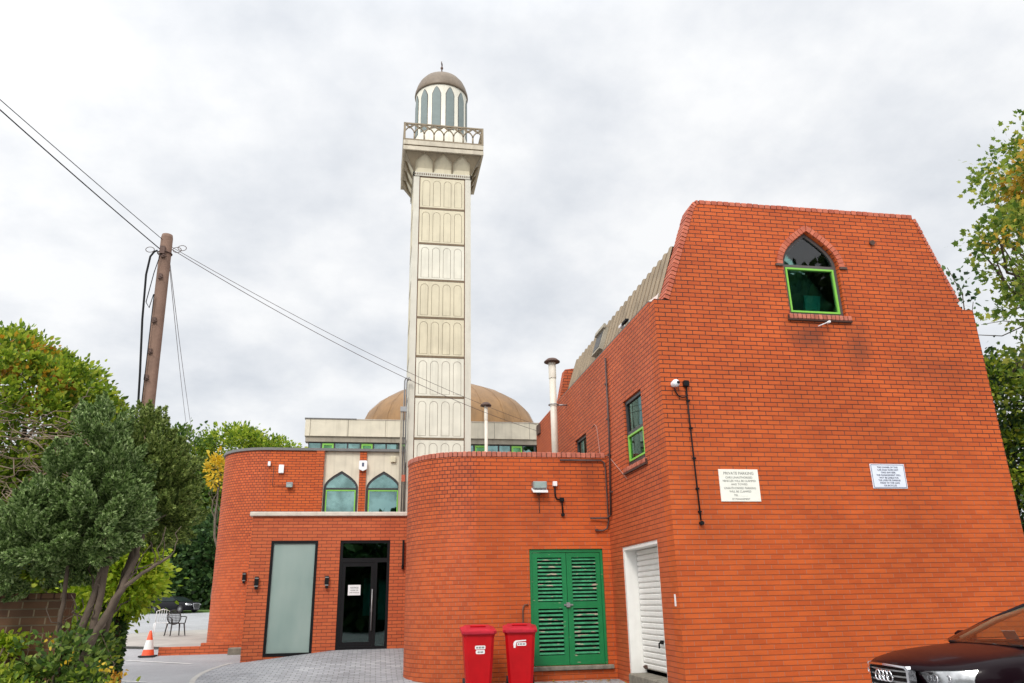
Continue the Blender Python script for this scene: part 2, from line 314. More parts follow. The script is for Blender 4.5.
def leaves(name, P, D, size, mat_, parent=None, tmpl=None, nrm=None):
    """many small leaf faces: P positions, D leaf axes, size lengths"""
    if tmpl is None: tmpl = [(0, -.28), (.55, -.5*.6), (1, 0), (.55, .5*.6), (0, .28)]
    T = np.array(tmpl); k = len(T); n = len(P); D = D/np.maximum(np.linalg.norm(D, axis=1, keepdims=True), 1e-6)
    rv = rng.normal(size=(n, 3)) if nrm is None else nrm+rng.normal(size=(n, 3))*.5
    Wd = np.cross(D, rv); Wd /= np.maximum(np.linalg.norm(Wd, axis=1, keepdims=True), 1e-6)
    sz = (size if np.ndim(size) else np.full(n, size))[:, None, None]
    Vv = P[:, None, :]+(D[:, None, :]*T[None, :, 0:1]+Wd[:, None, :]*T[None, :, 1:2])*sz
    me = bpy.data.meshes.new(name); me.vertices.add(n*k); me.vertices.foreach_set('co', Vv.astype(np.float32).ravel())
    me.loops.add(n*k); me.loops.foreach_set('vertex_index', np.arange(n*k, dtype=np.int32)); me.polygons.add(n)
    me.polygons.foreach_set('loop_start', np.arange(0, n*k, k, dtype=np.int32)); me.polygons.foreach_set('loop_total', np.full(n, k, dtype=np.int32))
    me.update(calc_edges=True); me.validate()
    return link(name, me, mat_, parent)
def clumps(blobs, nclump, nleaf, spread, shell=.75, rn=.12):
    """leaf positions gathered in clumps near the skins of ellipsoids; returns P and outward directions"""
    vol = np.array([b[1][0]*b[1][1]*b[1][2] for b in blobs])**(2/3); vol = vol/vol.sum(); Ps = []; Ds = []
    for b, f in zip(blobs, vol):
        c = np.array(b[0]); r = np.array(b[1]); k = max(3, int(nclump*f))
        d = rng.normal(size=(k, 3)); d /= np.linalg.norm(d, axis=1, keepdims=True)
        rad = shell+(1-shell)*rng.random((k, 1))**.6*1.15
        rad *= 1+np.clip(rn*rng.normal(size=(k, 1)), -2*rn, 1.6*rn)
        cc = c+d*rad*r; m = max(1, int(nleaf*f/k))
        s = spread*(.6+.8*rng.random((k, 1, 1)))
        off = rng.normal(size=(k, m, 3))*s*np.array([1, 1, .75])
        Ps.append((cc[:, None, :]+off).reshape(-1, 3)); Ds.append((d[:, None, :]+off/ (np.linalg.norm(off, axis=2, keepdims=True)+1e-6)*1.1+rng.normal(size=(k, m, 3))*.45).reshape(-1, 3))
    return np.concatenate(Ps), np.concatenate(Ds)
def text_mesh(body, size, extrude=.0015, align='CENTER'):
    cu_ = bpy.data.curves.new('t', 'FONT'); cu_.body = body; cu_.size = size; cu_.extrude = extrude; cu_.align_x = align; cu_.resolution_u = 2
    o = bpy.data.objects.new('t', cu_); C.objects.link(o); dg = bpy.context.evaluated_depsgraph_get()
    me = bpy.data.meshes.new_from_object(o.evaluated_get(dg)); bpy.data.objects.remove(o); bpy.data.curves.remove(cu_); return me
def lettering(name, lines, m, parent, Mx):
    """lines: (text, size, x, z) on a vertical plate facing -Y in the parent's frame"""
    bm = bmesh.new()
    for tx, sz, x, z in lines:
        me = text_mesh(tx, sz); k = len(bm.verts); bm.from_mesh(me); bm.verts.ensure_lookup_table(); bpy.data.meshes.remove(me)
        for v in bm.verts[k:]: v.co = Mx @ Vector((v.co.x+x, -v.co.z, v.co.y+z))
    me = bpy.data.meshes.new(name); bm.to_mesh(me); bm.free(); return link(name, me, m, parent)
ABS = {}
_link = link
def link(name, me, m, parent=None, smooth=False):
    o = _link(name, me, m, parent, smooth)
    if parent is not None and parent.name in ABS: o.matrix_parent_inverse = ABS[parent.name]
    return o
def place(name, label, cat, loc, group=None):
    """a thing whose parts are modelled in world coordinates; its Empty still stands at its base"""
    t = thing(name, label, cat, loc, 0, group); ABS[t.name] = Matrix.Translation(loc).inverted(); return t
def pointed(x0, x1, zs, za, n=10):
    xm, w, h = (x0+x1)/2, (x1-x0)/2, za-zs; r = []
    for i in range(n+1):
        t = i/n; a, b, c, d = (1-t)**3, 3*t*(1-t)**2, 3*t*t*(1-t), t**3
        r.append((xm+w*(a+b+.52*c), zs+h*(.42*b+.70*c+d)))
    return r+[(2*xm-p, q) for p, q in r[-2::-1]]
def ring(poly): return poly
def rect(a0, a1, b0, b1): return [(a0, b0), (a1, b0), (a1, b1), (a0, b1)]
X, Y, Z = Vector((1, 0, 0)), Vector((0, 1, 0)), Vector((0, 0, 1))
def ground_z(x, y):
    pts = [(-60, -.6), (0, 0), (11, .07), (14.6, .2), (19, .37), (21, .46), (24, .60), (35, .74), (66, 1.22), (90, 1.5), (900, 1.6)]
    for (a, b), (c, d) in zip(pts, pts[1:]):
        if y <= c: return b+(d-b)*max(0, (y-a))/(c-a)
    return 1.6
# ================================================================== ground
M['asphalt'] = plain('worn_asphalt', (.33, .335, .345), .9, var=.22, vs=.8, bump=.5, bs=120)
def add_speckle(m, s=220, a=.35):
    t = m.node_tree; N, L = t.nodes.new, t.links.new; p = t.nodes['Principled BSDF']; src = p.inputs['Base Color'].links[0].from_socket
    tc = N('ShaderNodeTexCoord'); v = N('ShaderNodeTexNoise'); v.inputs['Scale'].default_value = s; v.inputs['Detail'].default_value = 2; L(tc.outputs['Object'], v.inputs['Vector'])
    r = N('ShaderNodeMapRange'); r.inputs[1].default_value = .3; r.inputs[2].default_value = .7; r.inputs[3].default_value = 1-a; r.inputs[4].default_value = 1+a; L(v.outputs[0], r.inputs[0])
    sc = N('ShaderNodeVectorMath'); sc.operation = 'SCALE'; L(src, sc.inputs[0]); L(r.outputs[0], sc.inputs['Scale']); L(sc.outputs[0], p.inputs['Base Color'])
add_speckle(M['asphalt'])
def sheet(name, xs, ys, f, m, dz=0):
    mb = MB()
    for x0, x1 in zip(xs, xs[1:]):
        for y0, y1 in zip(ys, ys[1:]):
            P = [(x0, y0), (x1, y0), (x1, y1), (x0, y1)]
            mb.face([(a, b, f(a, b)+dz) for a, b in P], P, sm=True)
    return mb.build(name, m)
tag(sheet('ground', [-900, -200, -60, -30, -15, -8, -4, 0, 5, 12, 30, 60, 200, 900], [-900, -60, -20, 0, 5, 11, 12.8, 14.6, 16, 17.5, 19, 20, 21, 22.5, 24, 29, 35, 50, 66, 78, 90, 200, 900], ground_z, M['asphalt']), kind='structure')
# block-paved ramp up to the entrance door
M['pavers'] = brick('grey_block_paving', (.36, .375, .39), (.25, .26, .275), (.11, .112, .115), bw=.2, rh=.13, ms=.010, stain=.25, rough=.8, bumps=.4)
def ramp_edge(y): return -2.95-.30*math.sin(min(max((y-15.2)/3.8, 0), 1)*PI)**.8
def ramp_z(x, y):
    t = min(max((y-15.6)/3.3, 0), 1); t = t*t*(3-2*t); wz = .385+.205*min(max((x+2.84)/2.0, 0), 1)
    return ground_z(x, y)+(wz-ground_z(0, 19))*t+.012
mb = MB(); ys = [14.9+i*(19.0-14.9)/24 for i in range(25)]
for y0, y1 in zip(ys, ys[1:]):
    for i in range(16):
        P = []
        for (t, y) in ((i/16, y0), ((i+1)/16, y0), ((i+1)/16, y1), (i/16, y1)):
            x = ramp_edge(y)+(.75-ramp_edge(y))*t; P.append((x, y, ramp_z(x, y)))
        mb.face(P, [(p[0], p[1]) for p in P], sm=True)
tag(mb.build('paved_ramp', M['pavers']), kind='structure')
M['kerb'] = plain('pale_kerb', (.42, .41, .38), .85, var=.2, bump=.3)
mb = MB()
for y0, y1 in zip(ys, ys[1:]):
    a0, a1 = ramp_edge(y0), ramp_edge(y1)
    mb.face([(a0-.1, y0, ramp_z(a0, y0)+.004), (a0, y0, ramp_z(a0, y0)+.004), (a1, y1, ramp_z(a1, y1)+.004), (a1-.1, y1, ramp_z(a1, y1)+.004)])
    mb.face([(a0-.1, y0, ramp_z(a0, y0)-.05), (a0-.1, y0, ramp_z(a0, y0)+.004), (a1-.1, y1, ramp_z(a1, y1)+.004), (a1-.1, y1, ramp_z(a1, y1)-.05)])
tag(mb.build('ramp_kerb', M['kerb']), kind='structure')
# raised paved platform with the chairs, its kerb, parking lines, grass verge
M['paving_pale'] = brick('pale_slab_paving', (.40, .385, .35), (.34, .325, .30), (.22, .21, .19), bw=.6, rh=.6, ms=.006, stain=.2, rough=.85, bumps=.2)
plat = [(-3.9, 22.2), (-9.0, 24.6), (-9.6, 26.2), (-8.2, 30.8), (-5.0, 33.5), (-4.4, 33.5)]
mb = MB(); f = lambda p, d: (p[0], p[1], ground_z(*p)+d)
mb.face([f(p, .07) for p in plat], plat)
tag(mb.build('pavement', M['paving_pale']), kind='structure')
mb = MB()
for p, q in zip(plat, plat[1:]):
    pv, qv = Vector(p), Vector(q); n = Vector((qv.y-pv.y, -(qv.x-pv.x))).normalized()*-.12
    mb.face([f(p, .074), f(q, .074), (q[0]+n.x, q[1]+n.y, ground_z(*q)+.074), (p[0]+n.x, p[1]+n.y, ground_z(*p)+.074)])
    mb.face([f(p, -.05), f(q, -.05), f(q, .074), f(p, .074)])
tag(mb.build('kerb', M['kerb']), kind='structure')
M['line_white'] = plain('worn_white_line', (.62, .62, .60), .8, var=.35, vs=12)
for (p, q, wd) in (((-6.9, 17.9), (-4.1, 16.4), .10), ((-5.6, 20.4), (-3.9, 19.3), .09), ((-9.5, 26.9), (-14.5, 25.9), .1), ((-6.2, 22.6), (-9.2, 21.8), .1)):
    a, b = Vector(p), Vector(q); n = Vector((-(b-a).y, (b-a).x)).normalized()*wd/2; mb = MB(); K = 6
    for i in range(K):
        u, v = a.lerp(b, i/K), a.lerp(b, (i+1)/K)
        mb.face([(c.x, c.y, ground_z(c.x, c.y)+.008) for c in (u-n, v-n, v+n, u+n)])
    tag(mb.build('parking_line', M['line_white']), kind='structure')
M['grass'] = plain('grass', (.09, .16, .03), .9, var=.5, vs=9, bump=.8)
mb = MB(); gy = [66.5, 70, 78, 90, 120]
for y0, y1 in zip(gy, gy[1:]): mb.face([(-120, y0, ground_z(0, y0)+.15), (60, y0, ground_z(0, y0)+.15), (60, y1, ground_z(0, y1)+.15), (-120, y1, ground_z(0, y1)+.15)])
mb.face([(-120, 66.5, .9), (60, 66.5, .9), (60, 66.5, ground_z(0, 66.5)+.15), (-120, 66.5, ground_z(0, 66.5)+.15)])
tag(mb.build('grass_verge', M['grass']), kind='structure')

# ================================================================== helpers for walls
def rowlock(mb, path, nrm, dep, h=.1, d=.33, pitch=.0855, gap=.015, jit=.004):
    """bricks on edge laid side by side along a path; nrm(i) outward (up), dep(i) into the wall"""
    pts = [Vector(p) for p in path]; 
    seg = [(a, b) for a, b in zip(pts, pts[1:])]
    for k, (a, b) in enumerate(seg):
        t = (b-a); Ln = t.length; n = max(1, round(Ln/pitch)); t.normalize(); st = Ln/n
        nn, dd = Vector(nrm[k] if isinstance(nrm, list) else nrm), Vector(dep[k] if isinstance(dep, list) else dep)
        for i in range(n):
            j = random.uniform(-jit, jit); T = Matrix.Translation(a+t*(i*st)+dd*j); T[0][0:3] = (t.x, dd.x, nn.x); T[1][0:3] = (t.y, dd.y, nn.y); T[2][0:3] = (t.z, dd.z, nn.z)
            mb.box(gap/2, st-gap/2, 0, d, 0, h+random.uniform(-jit, jit), 0, T, bev=.008)
        T = Matrix.Translation(a); T[0][0:3] = (t.x, dd.x, nn.x); T[1][0:3] = (t.y, dd.y, nn.y); T[2][0:3] = (t.z, dd.z, nn.z)
        mb.box(0, Ln, .012, d-.012, .002, h-.012, 1, T)
def window(parent, O, A, B, Nn, a0, a1, b0, bt, b1, apex=None, depth=.1, lime='low', label=None, thick=.05, gl='glass_dark', frame='frame_dark', name='window'):
    """frame with a light above bt and a (lime) opening sash below; Nn points into the building"""
    O, A, B, Nn = Vector(O), Vector(A), Vector(B), Vector(Nn); e = thick
    outl = [(a0, b0), (a1, b0)]+(pointed(a0, a1, b1, apex) if apex else [(a1, b1), (a0, b1)])
    low = rect(a0+e, a1-e, b0+e, bt-e/2)
    if apex: top = [(a0+e, bt+e/2), (a1-e, bt+e/2)]+[p for p in pointed(a0+e, a1-e, b1, apex-e*1.25) if p[1] > bt+e/2+.002]
    else: top = rect(a0+e, a1-e, bt+e/2, b1-e)
    mb = MB(); mb.prism(outl, O+Nn*depth, A, B, Nn*.06, 0, [low, top]); fr = mb.build(name, M[frame], parent)
    if label: fr['label'] = label
    mb = MB(); mb.prism(top, O+Nn*(depth+.03), A, B, Nn*.008); mb.build('pane', M[gl], fr)
    s = .036; g = .004; L0 = rect(a0+e+g, a1-e-g, b0+e+g, bt-e/2-g); L1 = rect(a0+e+s, a1-e-s, b0+e+s, bt-e/2-s)
    mb = MB(); mb.prism(L0, O+Nn*(depth-.012), A, B, Nn*.05, 0, [L1]); mb.build('sash', M['lime' if lime else frame], fr)
    mb = MB(); mb.prism(rect(a0+e+s-.01, a1-e-s+.01, b0+e+s-.01, bt-e/2-s+.01), O+Nn*(depth+.02), A, B, Nn*.008); mb.build('pane', M[gl], fr)
    return fr
def room(parent, x0, x1, y0, y1, z0, z1, open_, m='interior', name='room_interior'):
    mb = MB(); mb.box(x0, x1, y0, y1, z0, z1); idx = {'-z': 0, '+z': 1, '-y': 2, '+x': 3, '+y': 4, '-x': 5}[open_]
    for l in (mb.f, mb.mi, mb.sm): l.pop(idx)
    mb.uv = mb.uv[:idx*4]+mb.uv[idx*4+4:]
    return mb.build(name, M[m], parent)

M['cladding_rib'] = plain('pale_cladding_rib', (.27, .205, .13), .6, metal=0, var=.2, vs=2.5, drip=.5)
M['cladding'] = plain('brown_cladding', (.15, .085, .035), .6, var=.3, vs=2.5, drip=.4)
# ================================================================== brick building with the gable
B1 = place('brick_building', 'tall red brick building with pointed-arch gable window and sloping clad roof', 'building', (4.433, 11.3, 0))
GX0, GX1, GY = 4.433, 10.47, 11.3
arch_o = [(6.875, 6.15), (7.93, 6.15)]+pointed(6.875, 7.93, 7.08, 7.75)
outl = [(GX0, -.3), (GX1, -.3), (GX1, 6.39), (10.26, 6.39), (10.17, 6.52), (9.62, 8.16), (5.42, 8.16), (5.375, 8.14), (5.34, 8.10), (5.32, 8.06), (4.70, 6.30), (GX0, 6.31)]
mb = MB(); mb.prism(outl, (0, GY, 0), X, Z, Y*.3, 0, [arch_o]); mb.build('gable_wall', M['brick'], B1)
mb = MB()
rowlock(mb, [(5.42, GY-.012, 8.16), (9.62, GY-.012, 8.16)], Z, Y, h=.085, d=.32, pitch=.112)
sl = (Vector((5.32, 0, 8.06))-Vector((4.70, 0, 6.30))).normalized(); nL = Vector((-sl.z, 0, sl.x))
rowlock(mb, [(4.70, GY-.012, 6.30), (5.32, GY-.012, 8.06)], nL, Y, h=.10, d=.32, pitch=.077)
rowlock(mb, [(5.32, GY-.012, 8.06), (5.34, GY-.012, 8.10), (5.375, GY-.012, 8.14), (5.42, GY-.012, 8.16)], [Vector((-.90, 0, .43)), Vector((-.72, 0, .69)), Vector((-.35, 0, .93))], Y, h=.088, d=.32, pitch=.05, gap=.0, jit=.001)
sr = (Vector((10.17, 0, 6.52))-Vector((9.62, 0, 8.16))).normalized(); nR = Vector((-sr.z, 0, sr.x))
rowlock(mb, [(9.62, GY-.012, 8.16), (10.17, GY-.012, 6.52)], nR, Y, h=.07, d=.32, pitch=.077)
mb.build('gable_coping', [M['rowlock'], M['mortar']], B1, weld=True)
# side wall with two windows and the white door
dr = rect(12.03, 13.875, .30, 2.46); w1 = rect(12.28, 13.27, 3.83, 5.03); w2 = rect(15.93, 16.86, 3.83, 5.02)
mb = MB(); mb.prism([(11.6, -.3), (21.2, -.3), (21.2, 6.28), (20.9, 6.33), (18.8, 6.36), (11.6, 6.36)], (GX0, 0, 0), Y, Z, X*.3, 0, [dr, w1, w2], uvo=(-11.3, 0)); mb.build('side_wall', M['brick_pink'], B1)
mb = MB(); mb.prism(rect(11.6, 18.8, -.3, 6.38), (GX1, 0, 0), Y, Z, X*-.3, uvo=(-11.3, 0)); mb.prism(rect(GX0+.3, GX1, -.3, 6.2), (0, 18.8, 0), X, Z, Y*.3); mb.build('rear_wall', M['brick'], B1)
mb = MB(); mb.prism([(4.47, 6.36), (4.66, 7.22), (4.98, 7.27), (9.9, 7.27), (10.2, 6.3), (10.2, 6.2), (4.75, 6.2)], (0, 18.45, 0), X, Z, Y*.33); mb.build('far_gable_wall', M['brick_pink'], B1)
# roof: dark core, seamed cladding on the slope
mb = MB(); mb.prism([(4.74, 6.3), (5.06, 7.40), (9.9, 7.40), (10.17, 6.3)], (0, 11.602, 0), X, Z, Y*6.84); rf = mb.build('roof', M['frame_grey'], B1)
mb = MB(); b0, t0 = Vector((4.60, 0, 6.30)), Vector((4.985, 0, 7.46)); nn = Vector((-(t0-b0).z, 0, (t0-b0).x)).normalized(); y = 11.61; k = 0
mb.face([b0+Y*11.61, b0+Y*18.44, t0+Y*18.44, t0+Y*11.61], [(11.6, 0), (18.4, 0), (18.4, 1.2), (11.6, 1.2)])
while y < 18.3:
    for (ya, yb, h, yc, yd) in ((y, y+.02, .03, y+.10, y+.12),):
        P = lambda yy, hh, e: (b0 if e == 0 else t0)+Y*yy+nn*hh
        mb.face([P(ya, 0.001, 0), P(ya+.03, h, 0), P(ya+.03, h, 1), P(ya, .001, 1)], mi=1); mb.face([P(ya+.03, h, 0), P(ya+.11, h, 0), P(ya+.11, h, 1), P(ya+.03, h, 1)], mi=1)
        mb.face([P(ya+.11, h, 0), P(ya+.13, 0.001, 0), P(ya+.13, .001, 1), P(ya+.11, h, 1)], mi=1); mb.face([P(ya, .001, 1), P(ya+.03, h, 1), P(ya+.11, h, 1), P(ya+.13, .001, 1)], mi=1)
    y += .29
mb.face([t0+Y*11.61, t0+Y*18.44, Vector((5.1, 18.44, 7.44)), Vector((5.1, 11.61, 7.44))])
mb.build('cladding', [M['cladding'], M['cladding_rib']], B1)
mb = MB(); mb.box(4.435, 4.62, 11.61, 18.44, 6.362, 6.385); mb.build('flashing', M['frame_grey'], B1)
mb = MB(); mb.prism([(4.45, 6.386), (4.60, 6.386), (4.66, 6.56), (4.60, 6.50)], (0, 11.62, 0), X, Z, Y*.22); mb.build('flashing', M['white'], B1)
# skylight low on the cladding
mb = MB(); c0 = 15.5; T = Matrix(((nn.x, 0, (t0-b0).normalized().x, b0.x), (0, 1, 0, c0), (nn.z, 0, (t0-b0).normalized().z, b0.z), (0, 0, 0, 1)))
mb.box(.0, .12, -.30, .32, .42, .95, 0, T); mb.box(.12, .17, -.34, .36, .90, 1.0, 0, T); sk = mb.build('roof_window', M['concrete_dark'], B1)
mb = MB(); mb.box(.121, .128, -.24, .26, .48, .87, 0, T); mb.build('pane', M['frame_dark'], sk)
# arched window
W = window(B1, (0, GY, 0), X, Z, Y, 6.88, 7.925, 6.155, 7.09, 7.08, 7.745, depth=.07, label='pointed-arch window with lime green lower sash', thick=.055, frame='frame_grey')
mb = MB()
ap = pointed(6.86, 7.945, 7.08, 7.765, 14)
def arch_ring(mb, pts, h, y0, d, gap=.009, pitch=.077):
    acc = [Vector((p[0], 0, p[1])) for p in pts]; L_ = [0]
    for a, b in zip(acc, acc[1:]): L_.append(L_[-1]+(b-a).length)
    n = round(L_[-1]/pitch)
    def at(s):
        s = min(max(s, 0), L_[-1]-1e-6)
        for i in range(len(L_)-1):
            if L_[i+1] >= s: f = (s-L_[i])/(L_[i+1]-L_[i]); return acc[i].lerp(acc[i+1], f)
    def nr(s):
        t = (at(s+.03)-at(s-.03)).normalized(); return Vector((t.z, 0, -t.x))
    for i in range(n):
        s0, s1 = L_[-1]*i/n+gap/2, L_[-1]*(i+1)/n-gap/2; a, b = at(s0), at(s1); na, nb = nr(s0), nr(s1)
        q = [a, b, b+nb*h, a+na*h]; F = [p+Y*y0 for p in q]; G = [p+Y*(y0+d) for p in q]
        mb.face(F); mb.face(G[::-1])
        for j in range(4): mb.face([F[j], F[(j+1) % 4], G[(j+1) % 4], G[j]])
arch_ring(mb, ap, .105, GY-.022, .06)
for sx in (6.72, 7.95): mb.box(sx, sx+.135, GY-.035, GY+.02, 7.045, 7.085, 1)
mb.build('window_arch', [M['rowlock'], M['rust']], B1, weld=True)
mb = MB(); rowlock(mb, [(6.82, GY-.06, 6.055), (7.99, GY-.06, 6.055)], Z, Y, h=.085, d=.16, pitch=.078); mb.box(6.81, 8.0, GY-.05, GY+.02, 6.03, 6.054, 1); mb.build('window_sill', [M['rowlock_pink'], M['mortar']], B1, weld=True)
room(B1, 6.3, 9.0, GY+.302, GY+2.6, 5.7, 7.95, '-y')
mb = MB()
for i in range(10):
    x = 7.42+i*.05; mb.box(x, x+.03, GY+.55+.03*(i % 2), GY+.60+.03*(i % 2), 6.0, 7.3)
mb.build('curtain', plain('tan_curtain', (.35, .24, .11), .9), B1)
mb = MB(); T = Matrix.Translation((7.36, GY+.24, 6.19)) @ Matrix.Rotation(R(-6), 4, 'Y')
mb.prism([(-.01, 0), (.25, 0), (.33, .42), (.01, .42)], (7.33, GY+.25, 6.20), X, Z, Y*.18)
tag(mb.build('storage_tub', plain('teal_plastic_tub', (.12, .45, .42), .5)), 'pale teal plastic tub standing inside the arched gable window', 'tub')
# side windows
wf = window(B1, (GX0, 0, 0), Y, Z, X, 12.29, 13.26, 3.84, 4.41, 5.02, depth=.035, thick=.06, label='window with lime green lower sash', gl='glass_sky')
wf2 = window(B1, (GX0, 0, 0), Y, Z, X, 15.94, 16.85, 3.84, 4.41, 5.01, depth=.035, lime=None, gl='glass_sky')
room(B1, GX0+.302, GX0+1.8, 11.9, 17.2, 3.5, 5.3, '-x')
mb = MB()
for k in range(14): mb.box(GX0+.26, GX0+.28, 15.97, 16.82, 4.47+k*.04, 4.47+k*.04+.03)
mb.build('blind', M['white'], B1)
for (a, b) in ((12.2, 13.38), (15.85, 16.95)):
    mb = MB(); rowlock(mb, [(GX0-.05, b, 3.73), (GX0-.05, a, 3.73)], Z, X, h=.075, d=.15, pitch=.078); mb.box(GX0-.045, GX0+.02, a-.01, b+.01, 3.70, 3.729, 1); mb.build('window_sill', [M['rowlock_pink'], M['mortar']], B1, weld=True)
# white door in a white reveal
mb = MB()
mb.box(GX0+.012, GX0+.29, 13.80, 13.873, .302, 2.40); mb.box(GX0+.012, GX0+.29, 12.032, 12.07, .302, 2.40); mb.box(GX0+.012, GX0+.29, 12.032, 13.873, 2.40, 2.457)
df = mb.build('door_frame', M['white'], B1)
mb = MB(); z = .42; nrib = 21; dz = (2.395-.42)/nrib
for i in range(nrib):
    z0 = .42+i*dz; a, b = 12.075, 13.795; xx = GX0+.235
    prof = [(xx+.035, z0), (xx+.012, z0+.012), (xx, z0+.03), (xx, z0+dz-.014), (xx+.012, z0+dz-.004), (xx+.035, z0+dz)]
    for p, q in zip(prof, prof[1:]): mb.face([(p[0], a, p[1]), (q[0], a, q[1]), (q[0], b, q[1]), (p[0], b, p[1])])
mb.box(GX0+.28, GX0+.295, 12.072, 13.798, .42, 2.395)
dd = mb.build('door', M['white'], B1); dd['label'] = 'white ribbed metal side door'
mb = MB(); mb.box(GX0+.19, GX0+.236, 12.72, 12.78, .86, .92, bev=.01); mb.tube([(GX0+.19, 12.75, .89), (GX0+.165, 12.75, .87), (GX0+.165, 12.75, .80)], .014); mb.build('door_handle', M['black'], dd)
mb = MB(); mb.box(GX0+.19, GX0+.24, 13.60, 13.66, .43, .49, bev=.01); mb.tube([(GX0+.2, 13.63, .46), (GX0+.17, 13.63, .47)], .015); mb.build('door_bolt', M['rust'], dd)
mb = MB(); mb.box(GX0-.05, GX0+.298, 12.0, 13.78, .02, .36, bev=.02); mb.build('door_step', M['step'], B1)
# ================================================================== curved annexe
AY, AX0, AR = 14.6, .61, 1.25
B2 = place('brick_annexe', 'low red brick annexe with rounded corner and green louvred doors', 'building', (.61, 14.6, 0))
sh = rect(2.85, 4.275, .45, 2.49)
mb = MB(); mb.prism([(AX0+AR, -.3), (GX0, -.3), (GX0, 4.222), (AX0+AR, 4.222)], (0, AY, 0), X, Z, Y*.25, 0, [sh]); mb.build('front_wall', M['brick'], B2)
cx, cy = AX0+AR, AY+AR; AE = .94*PI; A = arc(cx, cy, AR, 1.5*PI, AE, 22); Ai = arc(cx, cy, AR-.25, 1.5*PI, AE, 22); mb = MB(); s = 0
for i in range(22):
    ds = math.dist(A[i], A[i+1])
    mb.face([(*A[i], -.3), (*A[i+1], -.3), (*A[i+1], 4.222), (*A[i], 4.222)], [(s, -.3), (s+ds, -.3), (s+ds, 4.222), (s, 4.222)], sm=True)
    mb.face([(*Ai[i], 3.8), (*Ai[i+1], 3.8), (*Ai[i+1], 4.222), (*Ai[i], 4.222)]); mb.face([(*A[i], 4.2215), (*A[i+1], 4.2215), (*Ai[i+1], 4.2215), (*Ai[i], 4.2215)]); s += ds
mb.build('curved_wall', M['brick_half'], B2)
mb = MB(); LE = Vector((1.5, 22.9, 0)); LS = Vector((*A[-1], 0)); ld_ = (LE-LS).normalized(); mb.prism(rect(0, (LE-LS).length, -.3, 4.222), LS, ld_, Z, Vector((ld_.y, -ld_.x, 0))*.25); mb.build('left_wall', M['brick'], B2)
mb = MB(); P = [(1.74, 22.9)]+[Ai[i] for i in range(21, -1, -1)]+[(GX0, AY+.24), (GX0, 22.9)]
mb.prism(P, (0, 0, 3.85), X, Y, Z*.1); mb.build('roof', M['frame_grey'], B2)
mb = MB(); rowlock(mb, [(cx, AY-.01, 4.225), (GX0-.005, AY-.01, 4.225)], Z, Y, h=.1, d=.27, pitch=.098)
Ao = arc(cx, cy, AR+.01, 1.5*PI, AE, 24); pts = [(x, y, 4.225) for x, y in Ao]
rowlock(mb, pts, [Z]*24, [Vector((cx-(a[0]+b[0])/2, cy-(a[1]+b[1])/2, 0)).normalized() for a, b in zip(Ao, Ao[1:])], h=.1, d=.27, pitch=.098)
rowlock(mb, [(LS.x, LS.y, 4.225), (LE.x, LE.y, 4.225)], Z, Vector((ld_.y, -ld_.x, 0)), h=.1, d=.27, pitch=.098)
mb.build('coping', [M['rowlock_pink'], M['mortar']], B2, weld=True)
# louvred doors
mb = MB(); mb.prism(rect(2.853, 4.272, .453, 2.487), (0, AY+.03, 0), X, Z, Y*.08, 0, [rect(2.90, 4.225, .455, 2.43)]); mb.build('door_frame', M['green'], B2)
for k, (a, b) in enumerate(((2.905, 3.558), (3.567, 4.22))):
    top, low = rect(a+.10, b-.085, 1.545, 2.335), rect(a+.10, b-.085, .625, 1.425)
    mb = MB(); mb.prism(rect(a, b, .46, 2.425), (0, AY+.045, 0), X, Z, Y*.045, 0, [top, low])
    lf = mb.build('louvred_door', M['green'], B2); mb = MB()
    for r_ in (top, low):
        z0, z1 = r_[0][1], r_[2][1]; n = 12 if r_ is top else 11; dz = (z1-z0)/n
        for i in range(n):
            z = z0+i*dz; a_, b_ = r_[0][0]+.001, r_[1][0]-.001; T = Matrix.Translation((0, AY+.052, z+.012)) @ Matrix.Rotation(R(42), 4, 'X')
            mb.box(a_, b_, 0, .045, 0, .010, 0, T)
    mb.build('slats', M['green_worn'], lf)
    mb = MB(); mb.box(a+.05, b-.05, AY+.13, AY+.135, .5, 2.4); mb.build('backing', M['black'], lf)
mb = MB(); mb.box(3.49, 3.66, AY+.02, AY+.045, 1.475, 1.50); mb.box(3.53, 3.60, AY+.0, AY+.044, 1.44, 1.53, bev=.012); mb.build('door_latch', M['grey_metal'], B2)
mb = MB(); mb.box(2.79, 4.36, AY-.07, AY+.12, .375, .448, bev=.012); mb.build('door_sill', M['step'], B2)

# ================================================================== entrance block
B3 = place('entrance_block', 'flat roofed orange brick entrance block with tall frosted window and black door', 'building', (-2.84, 19, 0))
EY = 19.0
pn, do = rect(-2.375, -1.32, .50, 3.0), rect(-.81, .35, .575, 3.0)
mb = MB(); mb.prism(rect(-2.84, 1.15, -.3, 3.56), (0, EY, 0), X, Z, Y*.3, 0, [pn, do]); mb.build('front_wall', M['brick_orange'], B3)
mb = MB(); mb.prism(rect(EY+.3, 23, -.3, 3.56), (-2.84, 0, 0), Y, Z, X*.3, uvo=(-19, 0)); mb.build('left_wall', M['brick_orange'], B3)
mb = MB(); mb.box(-2.60, .6, EY+.28, 23, 3.2, 3.3); mb.build('roof', M['frame_grey'], B3)
mb = MB(); mb.box(-2.90, .86, EY-.06, EY+.34, 3.562, 3.66, bev=.012); mb.box(-2.90, -2.5, EY+.345, 22.99, 3.562, 3.66, bev=.012); mb.build('coping', M['stone'], B3)
mb = MB(); mb.prism(rect(-2.373, -1.322, .502, 2.998), (0, EY-.012, 0), X, Z, Y*.08, 0, [rect(-2.315, -1.38, .57, 2.94)]); fw = mb.build('window', M['black'], B3)
